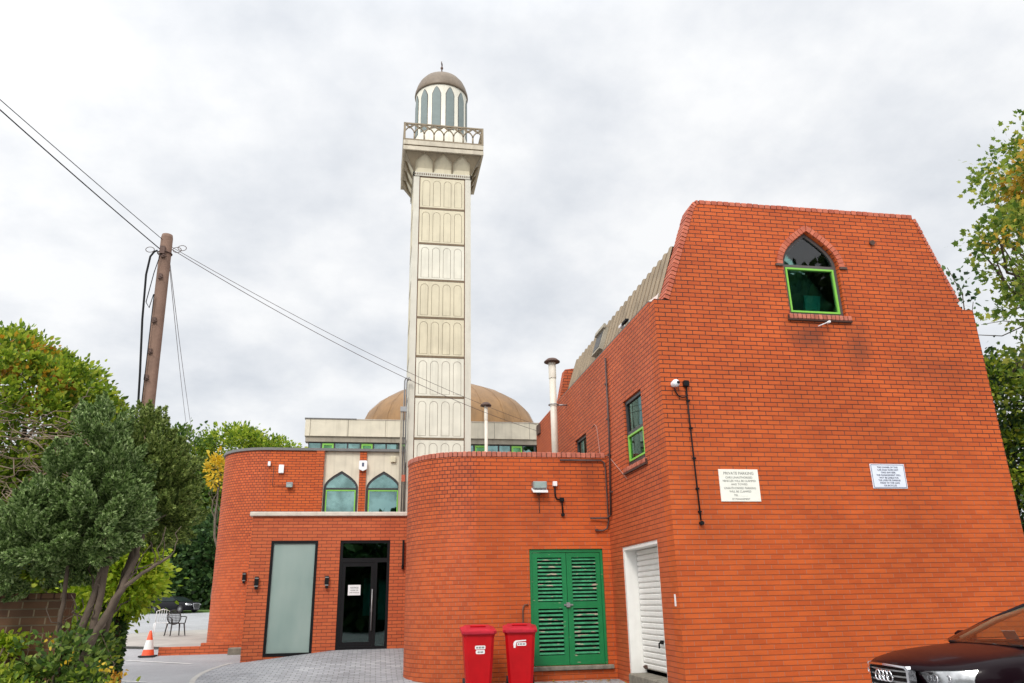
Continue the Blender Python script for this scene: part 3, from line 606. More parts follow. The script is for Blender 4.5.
m_, t_, p_, N_, L_ = mat('frosted_glass'); p_.inputs['Base Color'].default_value = (.27, .36, .33, 1); p_.inputs['Roughness'].default_value = .28; p_.inputs['Coat Weight'].default_value = .25
n_ = N_('ShaderNodeTexNoise'); n_.inputs['Scale'].default_value = 1.2; n_.inputs['Detail'].default_value = 3; r_ = N_('ShaderNodeValToRGB'); r_.color_ramp.elements[0].color = (.22, .31, .285, 1); r_.color_ramp.elements[1].color = (.34, .42, .385, 1)
r_.color_ramp.elements[0].position = .3; r_.color_ramp.elements[1].position = .7; L_(n_.outputs[0], r_.inputs[0]); L_(r_.outputs[0], p_.inputs['Base Color']); M['frosted'] = m_
mb = MB(); mb.box(-2.32, -1.375, EY+.02, EY+.03, .565, 2.945); mb.build('frosted_pane', M['frosted'], fw)
mb = MB(); mb.prism(rect(-.808, .348, .60, 2.998), (0, EY+.02, 0), X, Z, Y*.08, 0, [rect(-.745, .285, 2.60, 2.94), rect(-.745, .01, .66, 2.50), rect(.07, .285, .66, 2.50)]); fr = mb.build('door_frame', M['black'], B3)
mb = MB(); mb.box(-.74, .28, EY+.05, EY+.058, 2.605, 2.935); mb.build('transom_pane', M['glass_sky'], fr)
mb = MB(); mb.box(.072, .283, EY+.05, EY+.058, .665, 2.495); mb.build('side_pane', M['glass_dark'], fr)
mb = MB(); mb.prism(rect(-.742, .007, .663, 2.497), (0, EY+.03, 0), X, Z, Y*.05, 0, [rect(-.66, -.075, .76, 2.41)]); dl = mb.build('door', M['black'], B3)
mb = MB(); mb.box(-.665, -.07, EY+.05, EY+.058, .755, 2.415); mb.build('door_pane', M['glass_dark'], dl)
mb = MB(); mb.tube([(-.03, EY-.03, 1.0), (-.03, EY-.03, 1.9)], .014); mb.tube([(-.03, EY-.03, 1.05), (-.03, EY+.03, 1.05)], .012); mb.tube([(-.03, EY-.03, 1.85), (-.03, EY+.03, 1.85)], .012); mb.box(-.05, -.012, EY+.01, EY+.028, 1.40, 1.48); mb.build('door_handle', M['grey_metal'], dl)
mb = MB(); mb.box(-.80, .34, EY-.03, EY+.1, .56, .598); mb.build('threshold', M['grey_metal'], B3)
room(B3, -.81, .5, EY+.302, 22.5, .55, 3.1, '-y')
mb = MB(); mb.box(-.25, .0, EY+1.6, EY+1.7, 1.3, 2.2); mb.box(.12, .42, EY+1.3, EY+1.4, 1.2, 2.15); tag(mb.build('notice_board', plain('teal_board', (.03, .16, .18), .6)), 'dark teal board hanging inside behind the glazed entrance door', 'board')
mb = MB(); mb.box(-.585, -.30, EY+.022, EY+.028, 1.77, 2.0); pn_ = tag(mb.build('paper_notice', M['white_plastic']), 'white paper notice stuck on the glass of the black entrance door', 'notice')
lettering('lettering', [('NOTICE', .05, -.44, 1.92), ('PLEASE USE', .035, -.44, 1.87), ('MAIN ENTRANCE', .028, -.44, 1.82)], M['black'], pn_, Matrix.Translation((0, EY+.021, 0)))

# ================================================================== upper block behind the entrance
B4 = place('rear_brick_block', 'two storey red brick block with rounded corner and two arched windows', 'building', (-4.6, 23, 0))
UY, UR = 23.0, 1.5; UX = -4.60
mb = MB(); mb.prism(rect(UX+UR, -1.62, -.3, 5.87), (0, UY, 0), X, Z, Y*.3); mb.box(-1.80, -1.56, UY-.05, UY-.001, -.3, 5.868); mb.build('front_wall', M['brick'], B4)
cx4, cy4 = UX+UR, UY+UR; A = arc(cx4, cy4, UR, 1.5*PI, PI, 20); mb = MB(); s = 0
for i in range(20):
    ds = math.dist(A[i], A[i+1]); mb.face([(*A[i], -.3), (*A[i+1], -.3), (*A[i+1], 5.87), (*A[i], 5.87)], [(s, -.3), (s+ds, -.3), (s+ds, 5.87), (s, 5.87)], sm=True); s += ds
mb.build('curved_wall', M['brick_half'], B4)
mb = MB(); mb.prism(rect(UY+UR, 30, -.3, 5.87), (UX, 0, 0), Y, Z, X*.3); mb.build('left_wall', M['brick'], B4)
cop = [(UX-.05, 29.9), (UX-.05, cy4)]+arc(cx4, cy4, UR+.05, PI, 1.5*PI, 20)+[(.80, UY-.05), (.80, UY+.25)]+arc(cx4, cy4, UR-.25, 1.5*PI, PI, 20)+[(UX+.25, 29.9)]
mb = MB(); mb.prism(cop, (0, 0, 5.872), X, Y, Z*.075); mb.build('coping', M['coping_grey'], B4)
mb = MB(); mb.box(UX+.2, 4.4, UY+1.3, 29.9, 5.5, 5.6); mb.box(cx4, 4.4, UY+.2, UY+1.3, 5.5, 5.6); mb.build('roof', M['frame_grey'], B4)
aw = [(-1.545, -.558), (-.33, .672)]
hol = [[(a, 3.72), (b, 3.72)]+pointed(a, b, 4.78, 5.30) for a, b in aw]
mb = MB(); mb.prism(rect(-1.62, .80, 3.3, 5.87), (0, UY+.06, 0), X, Z, Y*.24, 0, hol); mb.build('concrete_panel', M['concrete'], B4)
mb = MB(); mb.box(-.545, -.345, UY-.002, UY+.058, 3.3, 5.868); mb.build('brick_pier', M['brick'], B4)
for a, b in aw: window(B4, (0, UY+.06, 0), X, Z, Y, a+.004, b-.004, 3.725, 4.78, 4.78, 5.295, depth=.03, gl='glass_sky', thick=.06)
room(B4, -1.6, .75, UY+.305, UY+2.5, 3.4, 5.45, '-y')

# ================================================================== prayer hall: parapet block, window band, dome
B5 = place('prayer_hall', 'pale concrete hall with clerestory window strip and shallow brown dome', 'building', (-2.83, 30, 0))
mb = MB(); mb.box(-2.83, 12, 29.85, 30.1, 7.74, 8.40); mb.box(-2.83, -2.58, 30.1, 48, 7.74, 8.40)
for x in (-2.65, -1.22, .21, 1.64, 3.07, 4.5, 5.93, 7.36, 8.79): pass
mb.build('parapet', M['concrete'], B5)
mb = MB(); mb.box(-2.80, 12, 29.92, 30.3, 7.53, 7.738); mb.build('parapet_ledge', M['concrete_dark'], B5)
mb = MB(); mb.box(-2.86, -.9, 29.82, 30.12, 8.402, 8.44); mb.box(-.9, 12, 29.83, 30.12, 8.402, 8.425, 1); mb.build('parapet_coping', [M['coping_grey'], M['stone']], B5)
for x in (-2.65, -1.22, .21, 1.64, 3.07, 4.52, 5.95): mb = MB(); mb.box(x, x+.02, 29.842, 29.849, 7.745, 8.395); mb.build('panel_joint', M['concrete_dark'], B5)
mb = MB(); mb.box(-2.7, 12, 30.35, 48, -.3, 8.3); mb.build('hall_walls', M['concrete'], B5)
xw = -2.68; i = 0
while xw < 6.2:
    lime = i % 3 == 1; mb = MB(); mb.prism(rect(xw, xw+.49, 6.3, 7.525), (0, 30.0, 0), X, Z, Y*.06, 0, [rect(xw+.03, xw+.46, 6.36, 7.49)])
    wf_ = mb.build('window', M['frame_dark'], B5)
    if lime: mb = MB(); mb.prism(rect(xw+.032, xw+.458, 6.362, 7.488), (0, 29.99, 0), X, Z, Y*.05, 0, [rect(xw+.09, xw+.40, 6.42, 7.41)]); mb.build('sash', M['lime'], wf_)
    mb = MB(); mb.box(xw+.02, xw+.47, 30.03, 30.038, 6.36, 7.5); mb.build('pane', M['glass_green' if lime and 'glass_green' in M else 'glass_sky'], wf_); xw += .493; i += 1
M['dome'] = plain('brown_dome_cladding', (.25, .135, .048), .5, var=.3, vs=1.2, drip=.4)
mb = MB(); prof = [(4.75, 8.2), (4.72, 9.6), (4.6, 10.3), (4.3, 10.95), (3.75, 11.5), (3.0, 11.95), (2.0, 12.35), (1.0, 12.65), (0, 12.8)]; seg = 72
mb.lathe(prof, (3.62, 40, 0), seg); dm = mb.build('dome', M['dome'], B5)
mb = MB()
for k in range(24):
    a = 2*PI*k/24; mb.tube([(3.62+(r+.012)*math.cos(a), 40+(r+.012)*math.sin(a), z+.01) for r, z in prof[:-1]], .006, 5)
mb.build('dome_ribs', M['dome'], dm)
# ================================================================== minaret
MX, MY = 1.785, 23.885; HW = .965
M['cream'] = plain('cream_panel', (.64, .575, .415), .7, var=.12, vs=2, bump=.15, drip=.22)
M['cream_pale'] = plain('pale_cream_panel', (.70, .67, .56), .7, var=.12, vs=2, bump=.15, drip=.2)
M['shaft'] = plain('minaret_concrete', (.62, .59, .50), .8, var=.1, vs=2.5, bump=.25, drip=.15)
M['brown_trim'] = plain('brown_trim', (.17, .12, .07), .7, var=.3, vs=20)
M['tan_trim'] = plain('tan_carved_trim', (.24, .19, .12), .75, var=.25, vs=5, drip=.3)
M['rail_brown'] = plain('brown_carved_rail', (.27, .215, .145), .75, var=.25, vs=6); M['slab_tan'] = plain('stained_balcony_stone', (.56, .50, .39), .8, var=.2, vs=3, bump=.3, drip=.35)
M['joint'] = plain('red_brown_joint', (.20, .10, .06), .8, var=.5, vs=25)
T5 = place('minaret', 'tall cream square minaret with balcony, round windowed lantern and brown dome', 'minaret', (MX, MY, 0))
mb = MB(); mb.box(MX-HW+.03, MX+HW-.03, MY-HW+.03, MY+HW-.03, -.3, 16.05); mb.build('shaft_core', M['joint'], T5)
mb = MB()
for sx in (-1, 1):
    for sy in (-1, 1):
        x0, y0 = MX+sx*HW, MY+sy*HW; mb.box(min(x0, x0-sx*.19), max(x0, x0-sx*.19), min(y0, y0-sy*.19), max(y0, y0-sy*.19), -.3, 15.28, bev=0)
mb.build('corner_strips', M['shaft'], T5)
sides = [(Vector((MX, MY-HW, 0)), X, Y), (Vector((MX-HW, MY, 0)), -Y, X), (Vector((MX, MY+HW, 0)), -X, -Y), (Vector((MX+HW, MY, 0)), Y, -X)]
div = [4.98, 6.28, 7.58, 8.88, 10.18, 11.48, 12.78, 14.08, 15.28]; PW = .745
for si, (O, A, D) in enumerate(sides):
    for z in div[:-1]: mb = MB(); mb.prism(rect(-PW, PW, z-.045, z+.025), O-D*.002, A, Z, D*.03); mb.build('band', M['brown_trim'], T5)
    for k, (z0, z1) in enumerate(zip(div, div[1:])):
        z0 += .03; z1 -= .05; w_ = 2*PW/4; holes = []; ins = []
        for j in range(4):
            c = -PW+.03+(j+.5)*(2*PW-.06)/4; r = .125
            def oval(r, b, t): return [(c-r, b), (c+r, b)]+[(c+r*math.cos(q), t-r+r*math.sin(q)) for q in [PI*i/12 for i in range(13)]]
            holes.append(oval(r, z0+.05, z1-.09)); ins.append(oval(r-.011, z0+.061, z1-.101))
        pm = 'cream_pale' if k in (0, 1, 2, 5) else 'cream'
        mb = MB(); mb.prism(rect(-PW, PW, z0, z1), O+D*.004, A, Z, D*.025, 0, holes)
        for q in ins: mb.prism(q, O+D*.008, A, Z, D*.022, 1 if k == 5 else 0)
        mb.build('panel', [M[pm], M['cream_pale']], T5)
    # carved lowest panel
    if si == 0:
        mb = MB(); mb.prism(rect(-PW, PW, 3.0, 4.93), O+D*.004, A, Z, D*.025); mb.build('panel', M['cream_pale'], T5)
    # plain field behind the niches
    mb = MB(); mb.prism(rect(-HW, HW, 15.42, 16.05), O, A, Z, D*.028); mb.build('niche_wall', M['cream'], T5)
    # dentil band
    mb = MB(); mb.prism(rect(-HW-.03, HW+.03, 15.28, 15.42), O-D*.03, A, Z, D*.055)
    for j in range(26):
        a = -HW+.02+j*(2*HW-.04)/26; mb.prism(rect(a+.015, a+.05, 15.32, 15.38), O-D*.042, A, Z, D*.011, 1)
    mb.build('dentil_band', [M['shaft'], M['brown_trim']], T5)
    # flared corbel screen with three pointed openings
    s_len = math.hypot(.32, .58); up = (Z*.58-D*.32)/s_len; wt, wb = 1.28, HW
    O2 = O-D*.002+Z*15.45; ed = [-.965, -.322, .322, .965]; leg = .022
    P = [(-wb, 0), (-wb+leg*1.6, 0)]
    for j in range(3):
        a, b = ed[j]+(leg if j else leg*1.6), ed[j+1]-(leg if j < 2 else leg*1.6)
        mid = (a+b)/2; pa = [(a, s_len*.52), (a+.03, s_len*.62), (a+.10, s_len*.72), (mid, s_len*.99), (b-.10, s_len*.72), (b-.03, s_len*.62), (b, s_len*.52)]
        if j: P.append((a, 0))
        P += pa
        P.append((b, 0))
    P += [(wb, 0), (wt, s_len*1.04), (-wt, s_len*1.04)]
    Q = []
    for p in P:
        if not Q or math.dist(p, Q[-1]) > 1e-5: Q.append(p)
    mb = MB(); mb.prism(Q, O2, A, up, (D*.58+Z*.32)/s_len*.06); mb.build('corbel_screen', M['tan_trim'], T5)
    mb = MB(); nd = (D*.58+Z*.32)/s_len; mb.prism([(-wb+.02, .01), (wb-.02, .01), (wt-.02, s_len*.99), (-wt+.02, s_len*.99)], O2+nd*.075, A, up, nd*.02); mb.build('niche_panel', M['cream'], T5)
    # balustrade of interlaced arches
    bw = 1.33; z0, z1 = 16.42, 17.09; Ob = Vector((MX, MY, 0))-D*bw; mb = MB(); n = 8; p = 2*bw/n
    mb.prism(rect(-bw-.03, bw+.03, z1-.05, z1), Ob-D*.03, A, Z, D*.06); mb.prism(rect(-bw, bw, z0, z0+.05), Ob-D*.025, A, Z, D*.05)
    for j in range(n+1):
        x = -bw+j*p; mb.tube([Ob+A*x+Z*z0, Ob+A*x+Z*(z0+.27)], .03 if 0 < j < n else .04, 5)
        for sg in (-1, 1):
            pts = []
            for i in range(8):
                t = i/7; xx = x+sg*p*(t**1.5)*1.0; zz_ = z0+.27+.36*(t**.75)
                if -bw-.001 <= xx <= bw+.001: pts.append(Ob+A*xx+Z*zz_)
            if len(pts) > 2: mb.tube(pts, .025, 5)
        # crossing curve
    for j in range(n):
        x = -bw+(j+.5)*p; mb.tube([Ob+A*(x-p/2)+Z*(z1-.06), Ob+A*x+Z*(z0+.47), Ob+A*(x+p/2)+Z*(z1-.06)], .02, 5)
    mb.prism(rect(-bw-.035, -bw+.035, z0, z1), Ob-D*.035, A, Z, D*.07)
    mb.build('railing', M['rail_brown'], T5)
mb = MB(); mb.box(MX-1.36, MX+1.36, MY-1.36, MY+1.36, 16.24, 16.41); mb.box(MX-1.33, MX+1.33, MY-1.33, MY+1.33, 16.19, 16.238, 1); mb.box(MX-1.36, MX+1.36, MY-1.36, MY+1.36, 16.04, 16.188)
for s in (-1, 1):
    pass
mb.build('balcony_slab', [M['slab_tan'], M['brown_trim']], T5)
# lantern
mb = MB(); mb.lathe([(1.02, 16.415), (1.02, 16.55), (.93, 16.56), (.93, 19.15)], (MX, MY, 0), 96); lt = mb.build('lantern', M['cream_pale'], T5)
M['blue_glass'] = plain('grey_blue_glazing', (.21, .25, .24), .55, var=.1, spec=.2)
for k in range(12):
    ph = R(15+30*k)-PI/2
    for nm, hw, zt, rr, m_ in (('window', .165, 19.02, .936, 'frame_grey'), ('pane', .145, 18.99, .944, 'blue_glass')):
        mb = MB(); n = 10
        ztop = lambda t: zt-.30*abs(t)**1.6-.0
        for i in range(n):
            t0_, t1_ = -1+2*i/n, -1+2*(i+1)/n; q = [(t0_, 17.28), (t1_, 17.28), (t1_, ztop(t1_)), (t0_, ztop(t0_))]
            mb.face([(MX+rr*math.cos(ph+t*hw/.93), MY+rr*math.sin(ph+t*hw/.93), z) for t, z in q], sm=True)
        if nm == 'window': wf_ = mb.build('window', M[m_], lt)
        else: mb.build('pane', M[m_], wf_)
M['dome_small'] = plain('brown_metal_dome', (.17, .125, .08), .5, var=.2, vs=4, drip=.3)
mb = MB(); mb.lathe([(.93, 19.10), (.965, 19.10), (.975, 19.16), (.965, 19.25), (.945, 19.32), (.90, 19.48), (.82, 19.66), (.69, 19.83), (.5, 19.97), (.28, 20.06), (.1, 20.11), (.05, 20.15)], (MX, MY, 0), 64); mb.build('dome', M['dome_small'], T5)
mb = MB(); mb.lathe([(0, 20.10), (.05, 20.11), (.035, 20.18), (.075, 20.24), (.08, 20.28), (.03, 20.34), (.02, 20.45), (.05, 20.49), (.05, 20.53), (.015, 20.6), (0, 20.68)], (MX, MY, 0), 16)
mb.tube([(MX+.02*math.cos(q), MY+.085*math.cos(q), 20.70+.085*math.sin(q)) for q in [PI*.62+PI*1.76*i/14 for i in range(15)]], [.004]+[.016]*13+[.004], 6); mb.build('finial', M['rust'], T5)

M['mortar_pale'] = plain('pale_cable', (.45, .25, .2))
# ================================================================== flues, pipes, wall fittings
def flue(name, label, x, y, z0, zc, r, capr, cut, group=None):
    t = place(name, label, 'flue', (x, y, z0)); mb = MB(); mb.tube([(x, y, z0), (x, y, zc-.22)], r, 16); mb.build('pipe', M['beige_flue'], t)
    mb = MB(); mb.lathe([(r*1.12, zc-.45), (r*1.12, zc-.05), (r*.9, zc-.04)], (x, y, 0), 16); mb.build('collar', M['beige_flue'], t)
    mb = MB(); mb.lathe([(0, zc-.06), (capr, zc-.045), (capr, zc-.02), (capr*.6, zc+.045), (0, zc+.075)], (x, y, 0), 20); mb.build('cap', M['rust'], t); return t
fl = flue('flue_pipe', 'tall cream flue pipe with rusty cap rising beside the brick side wall', 4.10, 17.5, 3.95, 7.14, .082, .195, 0)
mb = MB(); mb.tube([(4.435, 17.5, 6.03), (4.2, 17.5, 6.03)], .018, 6); mb.tube([(4.10+.115*math.cos(a), 17.5+.115*math.sin(a), 6.03) for a in [2*PI*i/16 for i in range(17)]], .014, 6); mb.build('bracket', M['grey_metal'], fl)
flue('flue_pipe', 'short cream flue pipe with rusty cap in front of the brown dome', 2.88, 20.5, 3.95, 6.76, .045, .155, 0)
def fitting(name, label, cat, parts, group=None):
    """parts: (name, MB, material)"""
    if len(parts) == 1: return tag(parts[0][1].build(name, M[parts[0][2]]), label, cat, group)
    c = Vector(parts[0][1].v[0]); t = place(name, label, cat, c, group)
    for n_, m_, k in parts: m_.build(n_, M[k], t)
    return t
# CCTV dome on the gable, its box and cable
mb = MB(); mb.lathe([(0, 0), (.055, 0), (.06, .02), (.06, .04)], (0, 0, 0), 16); cc = MB(); cc.tube([(4.64, GY, 4.83), (4.64, GY-.06, 4.83)], .05, 16)
c2 = MB(); c2.lathe([(0, 4.765), (.035, 4.772), (.058, 4.80), (.062, 4.83), (.05, 4.865), (.03, 4.88), (0, 4.885)], (4.645, GY-.10, 0), 20)
c3 = MB(); c3.lathe([(0, 4.80), (.022, 4.805), (.03, 4.825), (.022, 4.845), (0, 4.85)], (4.665, GY-.148, 0), 12)
fitting('security_camera', 'white round security camera on the corner of the brick gable', 'camera', [('mount', cc, 'white_plastic'), ('housing', c2, 'white_plastic'), ('lens', c3, 'black')])
cb = MB(); cb.box(4.80, 4.885, GY-.07, GY-.001, 4.79, 4.89, bev=.01)
ck = MB(); ck.tube([(4.645, GY-.03, 4.76), (4.655, GY-.03, 4.70), (4.70, GY-.03, 4.63), (4.76, GY-.03, 4.61), (4.82, GY-.03, 4.62), (4.855, GY-.03, 4.66)], .011, 8)
ck.tube([(4.845, GY-.025, 4.79), (4.85, GY-.025, 4.2), (4.865, GY-.025, 3.4), (4.88, GY-.025, 2.68)], .013, 8)
for z in (4.55, 4.1, 3.62, 3.15, 2.8): ck.box(4.835+.01*(4.55-z), 4.885+.01*(4.55-z), GY-.04, GY-.001, z, z+.025)
ce = MB(); ce.tube([(4.885, GY-.001, 2.64), (4.885, GY-.06, 2.64)], .032, 12)
fitting('cable_conduit', 'black junction box with long black cable running down the gable wall', 'conduit', [('junction_box', cb, 'black'), ('cable', ck, 'black'), ('end_cap', ce, 'black')])
mb = MB(); mb.tube([(8.674, GY-.004, 7.61), (8.674, GY-.05, 7.60)], .045, 14, cap=True); tag(mb.build('vent_pipe', M['rust']), 'small dark round vent stub high on the gable right of the arched window', 'vent')
mb = MB(); mb.tube([(7.52, GY-.02, 6.0), (7.50, GY-.14, 5.99)], .022, 8); mb.tube([(7.50, GY-.14, 5.99), (7.30, GY-.10, 5.91)], .008, 6); tag(mb.build('overflow_pipe', M['white_plastic']), 'tiny white overflow pipe just under the arched window sill', 'pipe')
# two signs
def sign(name, label, x0, x1, z0, z1, lines, pm, lm):
    t = place(name, label, 'sign', ((x0+x1)/2, GY, z0)); mb = MB(); mb.box(x0, x1, GY-.014, GY-.001, z0, z1, bev=.002); mb.build('board', pm, t)
    cxs = (x0+x1)/2; lettering('lettering', [(tx, sz, 0, z) for tx, sz, z in lines], lm, t, Matrix.Translation((cxs, GY-.0155, 0)))
    for dx in (x0+.02, x1-.02):
        for z in (z0+.02, z1-.02):
            pass
    return t
M['sign_cream'] = plain('cream_sign', (.82, .81, .72), .5, var=.04); M['sign_white'] = plain('white_sign', (.74, .78, .86), .5, var=.04)
M['ink_grey'] = plain('faded_ink', (.26, .26, .24), .7); M['ink_blue'] = plain('blue_black_ink', (.07, .08, .14), .7)
sign('wall_sign', 'larger cream parking sign on the gable nearer the building corner', 5.253, 5.912, 2.968, 3.468,
     [('PRIVATE PARKING', .062, 3.385), ('CARS UNAUTHORISED', .044, 3.325), ('VEHICLES WILL BE CLAMPED', .044, 3.272), ('AND TOWED.', .044, 3.219), ('UNAUTHORISED PARKING', .044, 3.16), ('WILL BE CLAMPED', .044, 3.108), ('TEL . . . . . . .', .044, 3.05), ('BY MANAGEMENT', .036, 2.995)], M['sign_cream'], M['ink_grey'])
s2 = sign('wall_sign', 'smaller blue-white notice sign on the gable below the arched window', 7.888, 8.502, 3.184, 3.581,
     [('THE OWNER OF THIS', .038, 3.512), ('CAR PARK DOES NOT', .038, 3.470), ('TAKE ANY RISK', .038, 3.428), ('THE MANAGEMENT WILL', .038, 3.386), ('NOT BE LIABLE FOR', .038, 3.344), ('THE LOSS OR DAMAGE', .038, 3.302), ('MADE TO THE CARS', .038, 3.260), ('OR BICYCLES', .038, 3.218)], M['sign_white'], M['ink_blue'])
mb = MB(); mb.prism(rect(7.90, 8.49, 3.196, 3.569), (0, GY-.0155, 0), X, Z, Y*.001, 0, [rect(7.908, 8.482, 3.204, 3.561)]); mb.build('border', M['ink_blue'], s2)
mb = MB(); mb.box(4.425, 4.432, 11.42, 11.47, 1.45, 1.62); tag(mb.build('white_tag', M['white_plastic']), 'small narrow white tag on the brick corner beside the white door', 'tag')
# floodlight on the annexe
fb = MB(); fb.box(2.93, 3.20, AY-.15, AY-.02, 3.60, 3.74, bev=.015); ff = MB(); ff.box(2.95, 3.18, AY-.165, AY-.152, 3.615, 3.725)
fg = MB(); fg.prism([(0, 3.60), (-.17, 3.52), (-.17, 3.55), (0, 3.63)], (2.92, AY-.01, 0), Y, Z, X*.29)
fk = MB(); fk.box(3.02, 3.1, AY-.03, AY-.001, 3.50, 3.60); fk.tube([(3.065, AY-.012, 3.50), (3.065, AY-.012, 3.16)], .008, 6)
fitting('floodlight', 'grey floodlight with glass front on the annexe wall above the bins', 'light', [('housing', fb, 'grey_metal'), ('glass_front', ff, 'frosted'), ('visor', fg, 'white_plastic'), ('bracket', fk, 'rust')])
jb = MB(); jb.box(3.34, 3.42, AY-.07, AY-.001, 3.66, 3.75, bev=.006); jc = MB()
jc.tube([(3.38, AY-.03, 3.66), (3.38, AY-.03, 3.48), (3.41, AY-.03, 3.42), (3.49, AY-.03, 3.40), (3.51, AY-.03, 3.38), (3.52, AY-.03, 3.14)], .016, 8); jc.box(3.47, 3.55, AY-.06, AY-.001, 3.37, 3.44); jc.tube([(3.52, AY-.001, 3.12), (3.52, AY-.05, 3.12)], .035, 10)
fitting('cable_outlet', 'white socket box with black looped cable on the annexe wall beside the floodlight', 'socket', [('box', jb, 'white_plastic'), ('cable', jc, 'black')])
# pipes in the corner of annexe and side wall
mb = MB(); mb.tube([(3.5, AY-.03, 4.17), (4.34, AY-.03, 4.17), (4.395, AY-.05, 4.12), (4.405, AY-.06, 4.0), (4.405, AY-.06, 2.98), (4.38, AY-.05, 2.86), (4.30, AY-.03, 2.82), (4.17, AY-.03, 2.82)], .015, 8); mb.tube([(4.17, AY-.001, 2.83), (4.17, AY-.06, 2.83)], .025, 10)
tag(mb.build('drain_pipe', M['conduit']), 'thin dark pipe curling down the annexe wall beside the inner corner', 'pipe')
mb = MB(); mb.tube([(GX0-.03, 14.1, 6.15), (GX0-.03, 14.15, 4.6), (GX0-.03, 14.35, 3.1)], .02, 8); mb.tube([(GX0-.03, 14.35, 3.1), (GX0-.05, 14.52, 3.05), (4.12, AY-.05, 3.05), (4.05, AY-.05, 3.05)], .016, 8)
for z in (5.6, 4.9, 4.2, 3.5): mb.box(GX0-.06, GX0-.001, 14.12+(5.6-z)*.05, 14.18+(5.6-z)*.05, z, z+.03)
tag(mb.build('drain_pipe', M['conduit']), 'thin vertical pipe down the brick side wall ending at a bent elbow', 'pipe')
mb = MB(); mb.tube([(GX0-.008, 15.45, 5.02), (GX0-.008, 15.2, 5.04), (GX0-.008, 15.05, 4.95), (GX0-.008, 14.9, 4.3), (GX0-.01, 14.4, 4.25), (GX0-.01, 13.3, 3.62)], .006, 5); tag(mb.build('thin_cable', M['mortar_pale']), 'thin pale cable looping across the brick side wall between the windows', 'cable')
h1 = MB(); h1.box(4.40, 4.47, 12.72, 12.95, 6.44, 6.49, bev=.01); h2 = MB(); h2.tube([(4.44, 12.9, 6.465), (4.43, 13.02, 6.46)], .025, 10); h3 = MB(); h3.tube([(4.47, 12.7, 6.44), (4.47, 12.7, 6.37)], .02, 6)
h1b = MB(); h1b.box(4.40, 4.48, 13.0, 13.14, 6.43, 6.49, bev=.01)
fitting('security_camera', 'black and white bullet camera on the edge of the clad roof', 'camera', [('housing', h1b, 'white_plastic'), ('lens_barrel', h1, 'black'), ('neck', h2, 'black'), ('mount', h3, 'grey_metal')])
# outside tap pipe by the bins
mb = MB(); mb.tube([(2.70, AY-.03, .2), (2.70, AY-.03, 1.42), (2.73, AY-.03, 1.50), (2.79, AY-.03, 1.50), (2.80, AY-.001, 1.50)], .013, 8); tag(mb.build('water_pipe', M['rust']), 'thin bent rusty pipe on the annexe wall behind the right bin', 'pipe')
# entrance wall lamps
def wall_lamp(x, y, z, label):
    t = place('wall_lamp', label, 'wall light', (x, y, z), 'black up-and-down wall lamps at the entrance'); mb = MB(); mb.box(x-.045, x+.045, y-.10, y-.02, z+.045, z+.19, bev=.006); mb.build('body', M['black'], t)
    for a, b in ((z+.192, z+.215), (z+.02, z+.043)):
        mb = MB(); mb.box(x-.04, x+.04, y-.095, y-.025, a, b); mb.build('lens', M['grey_metal'], t)
    mb = MB(); mb.box(x-.045, x+.045, y-.10, y-.02, z+.218, z+.24, bev=.004); mb.build('cap', M['black'], t); mb = MB(); mb.box(x-.03, x+.03, y-.085, y-.035, z-.04, z+.018); mb.build('shade', M['black'], t); mb = MB(); mb.box(x-.02, x+.02, y-.02, y-.001, z+.08, z+.15); mb.build('mount', M['black'], t)
wall_lamp(-2.625, EY, 1.97, 'black wall lamp between the brick edge and the frosted window')
wall_lamp(-1.068, EY, 1.97, 'black wall lamp between the frosted window and the entrance door')
wall_lamp(-3.53, UY+.07, 2.22, 'black wall lamp on the rear wall just left of the entrance block')
mb = MB(); mb.box(.635, .68, EY-.12, EY-.001, 2.42, 3.0, bev=.006); m2 = MB(); m2.tube([(.655, EY-.06, 2.42), (.655, EY-.06, 2.34)], .03, 8)
fitting('corner_lamp', 'narrow black upright fitting in the corner right of the entrance door', 'light', [('housing', mb, 'black'), ('tip', m2, 'black')])
# boxes on the rear block
mb = MB(); mb.box(-3.14, -3.07, UY-.09, UY-.001, 5.40, 5.53, bev=.01); tag(mb.build('sensor_box', M['white_plastic']), 'small white sensor high on the curved rear wall, left of the alarm box', 'sensor')
a1 = MB(); a1.box(-2.83, -2.69, UY-.08, UY-.001, 5.20, 5.44, bev=.01); tag(a1.build('alarm_box', M['white_plastic']), 'plain white alarm box on the red brick wall above the floodlight', 'alarm')
a1 = MB(); a1.box(-2.58, -2.40, UY-.16, UY-.03, 4.78, 4.93, bev=.015); a2 = MB(); a2.box(-2.56, -2.42, UY-.175, UY-.161, 4.79, 4.86); a3 = MB(); a3.box(-2.52, -2.46, UY-.03, UY-.001, 4.82, 4.9); a3.tube([(-2.58, UY-.01, 4.84), (-2.98, UY-.01, 4.84), (-2.98, UY-.01, 5.42)], .008, 5)
fitting('floodlight', 'small grey floodlight on the rear brick wall below the alarm box', 'light', [('housing', a1, 'grey_metal'), ('glass_front', a2, 'frosted'), ('cable', a3, 'conduit')])
a1 = MB(); a1.prism([(-.12, .06), (0, 0), (.12, .06), (.12, .28), (.09, .31), (-.09, .31), (-.12, .28)], (-.445, UY-.09, 5.28), X, Z, Y*.085); a2 = MB(); a2.box(-.475, -.415, UY-.095, UY-.091, 5.41, 5.52)
fitting('alarm_box', 'white bell-shaped alarm box with blue mark on the brick pier between arched windows', 'alarm', [('casing', a1, 'white_plastic'), ('emblem', a2, 'ink_blue')])
mb = MB(); mb.box(.36, .50, UY-.02, UY+.058, 5.56, 5.74, bev=.01); tag(mb.build('vent_box', M['cream']), 'small cream box on the concrete panel above the right arched window', 'vent')
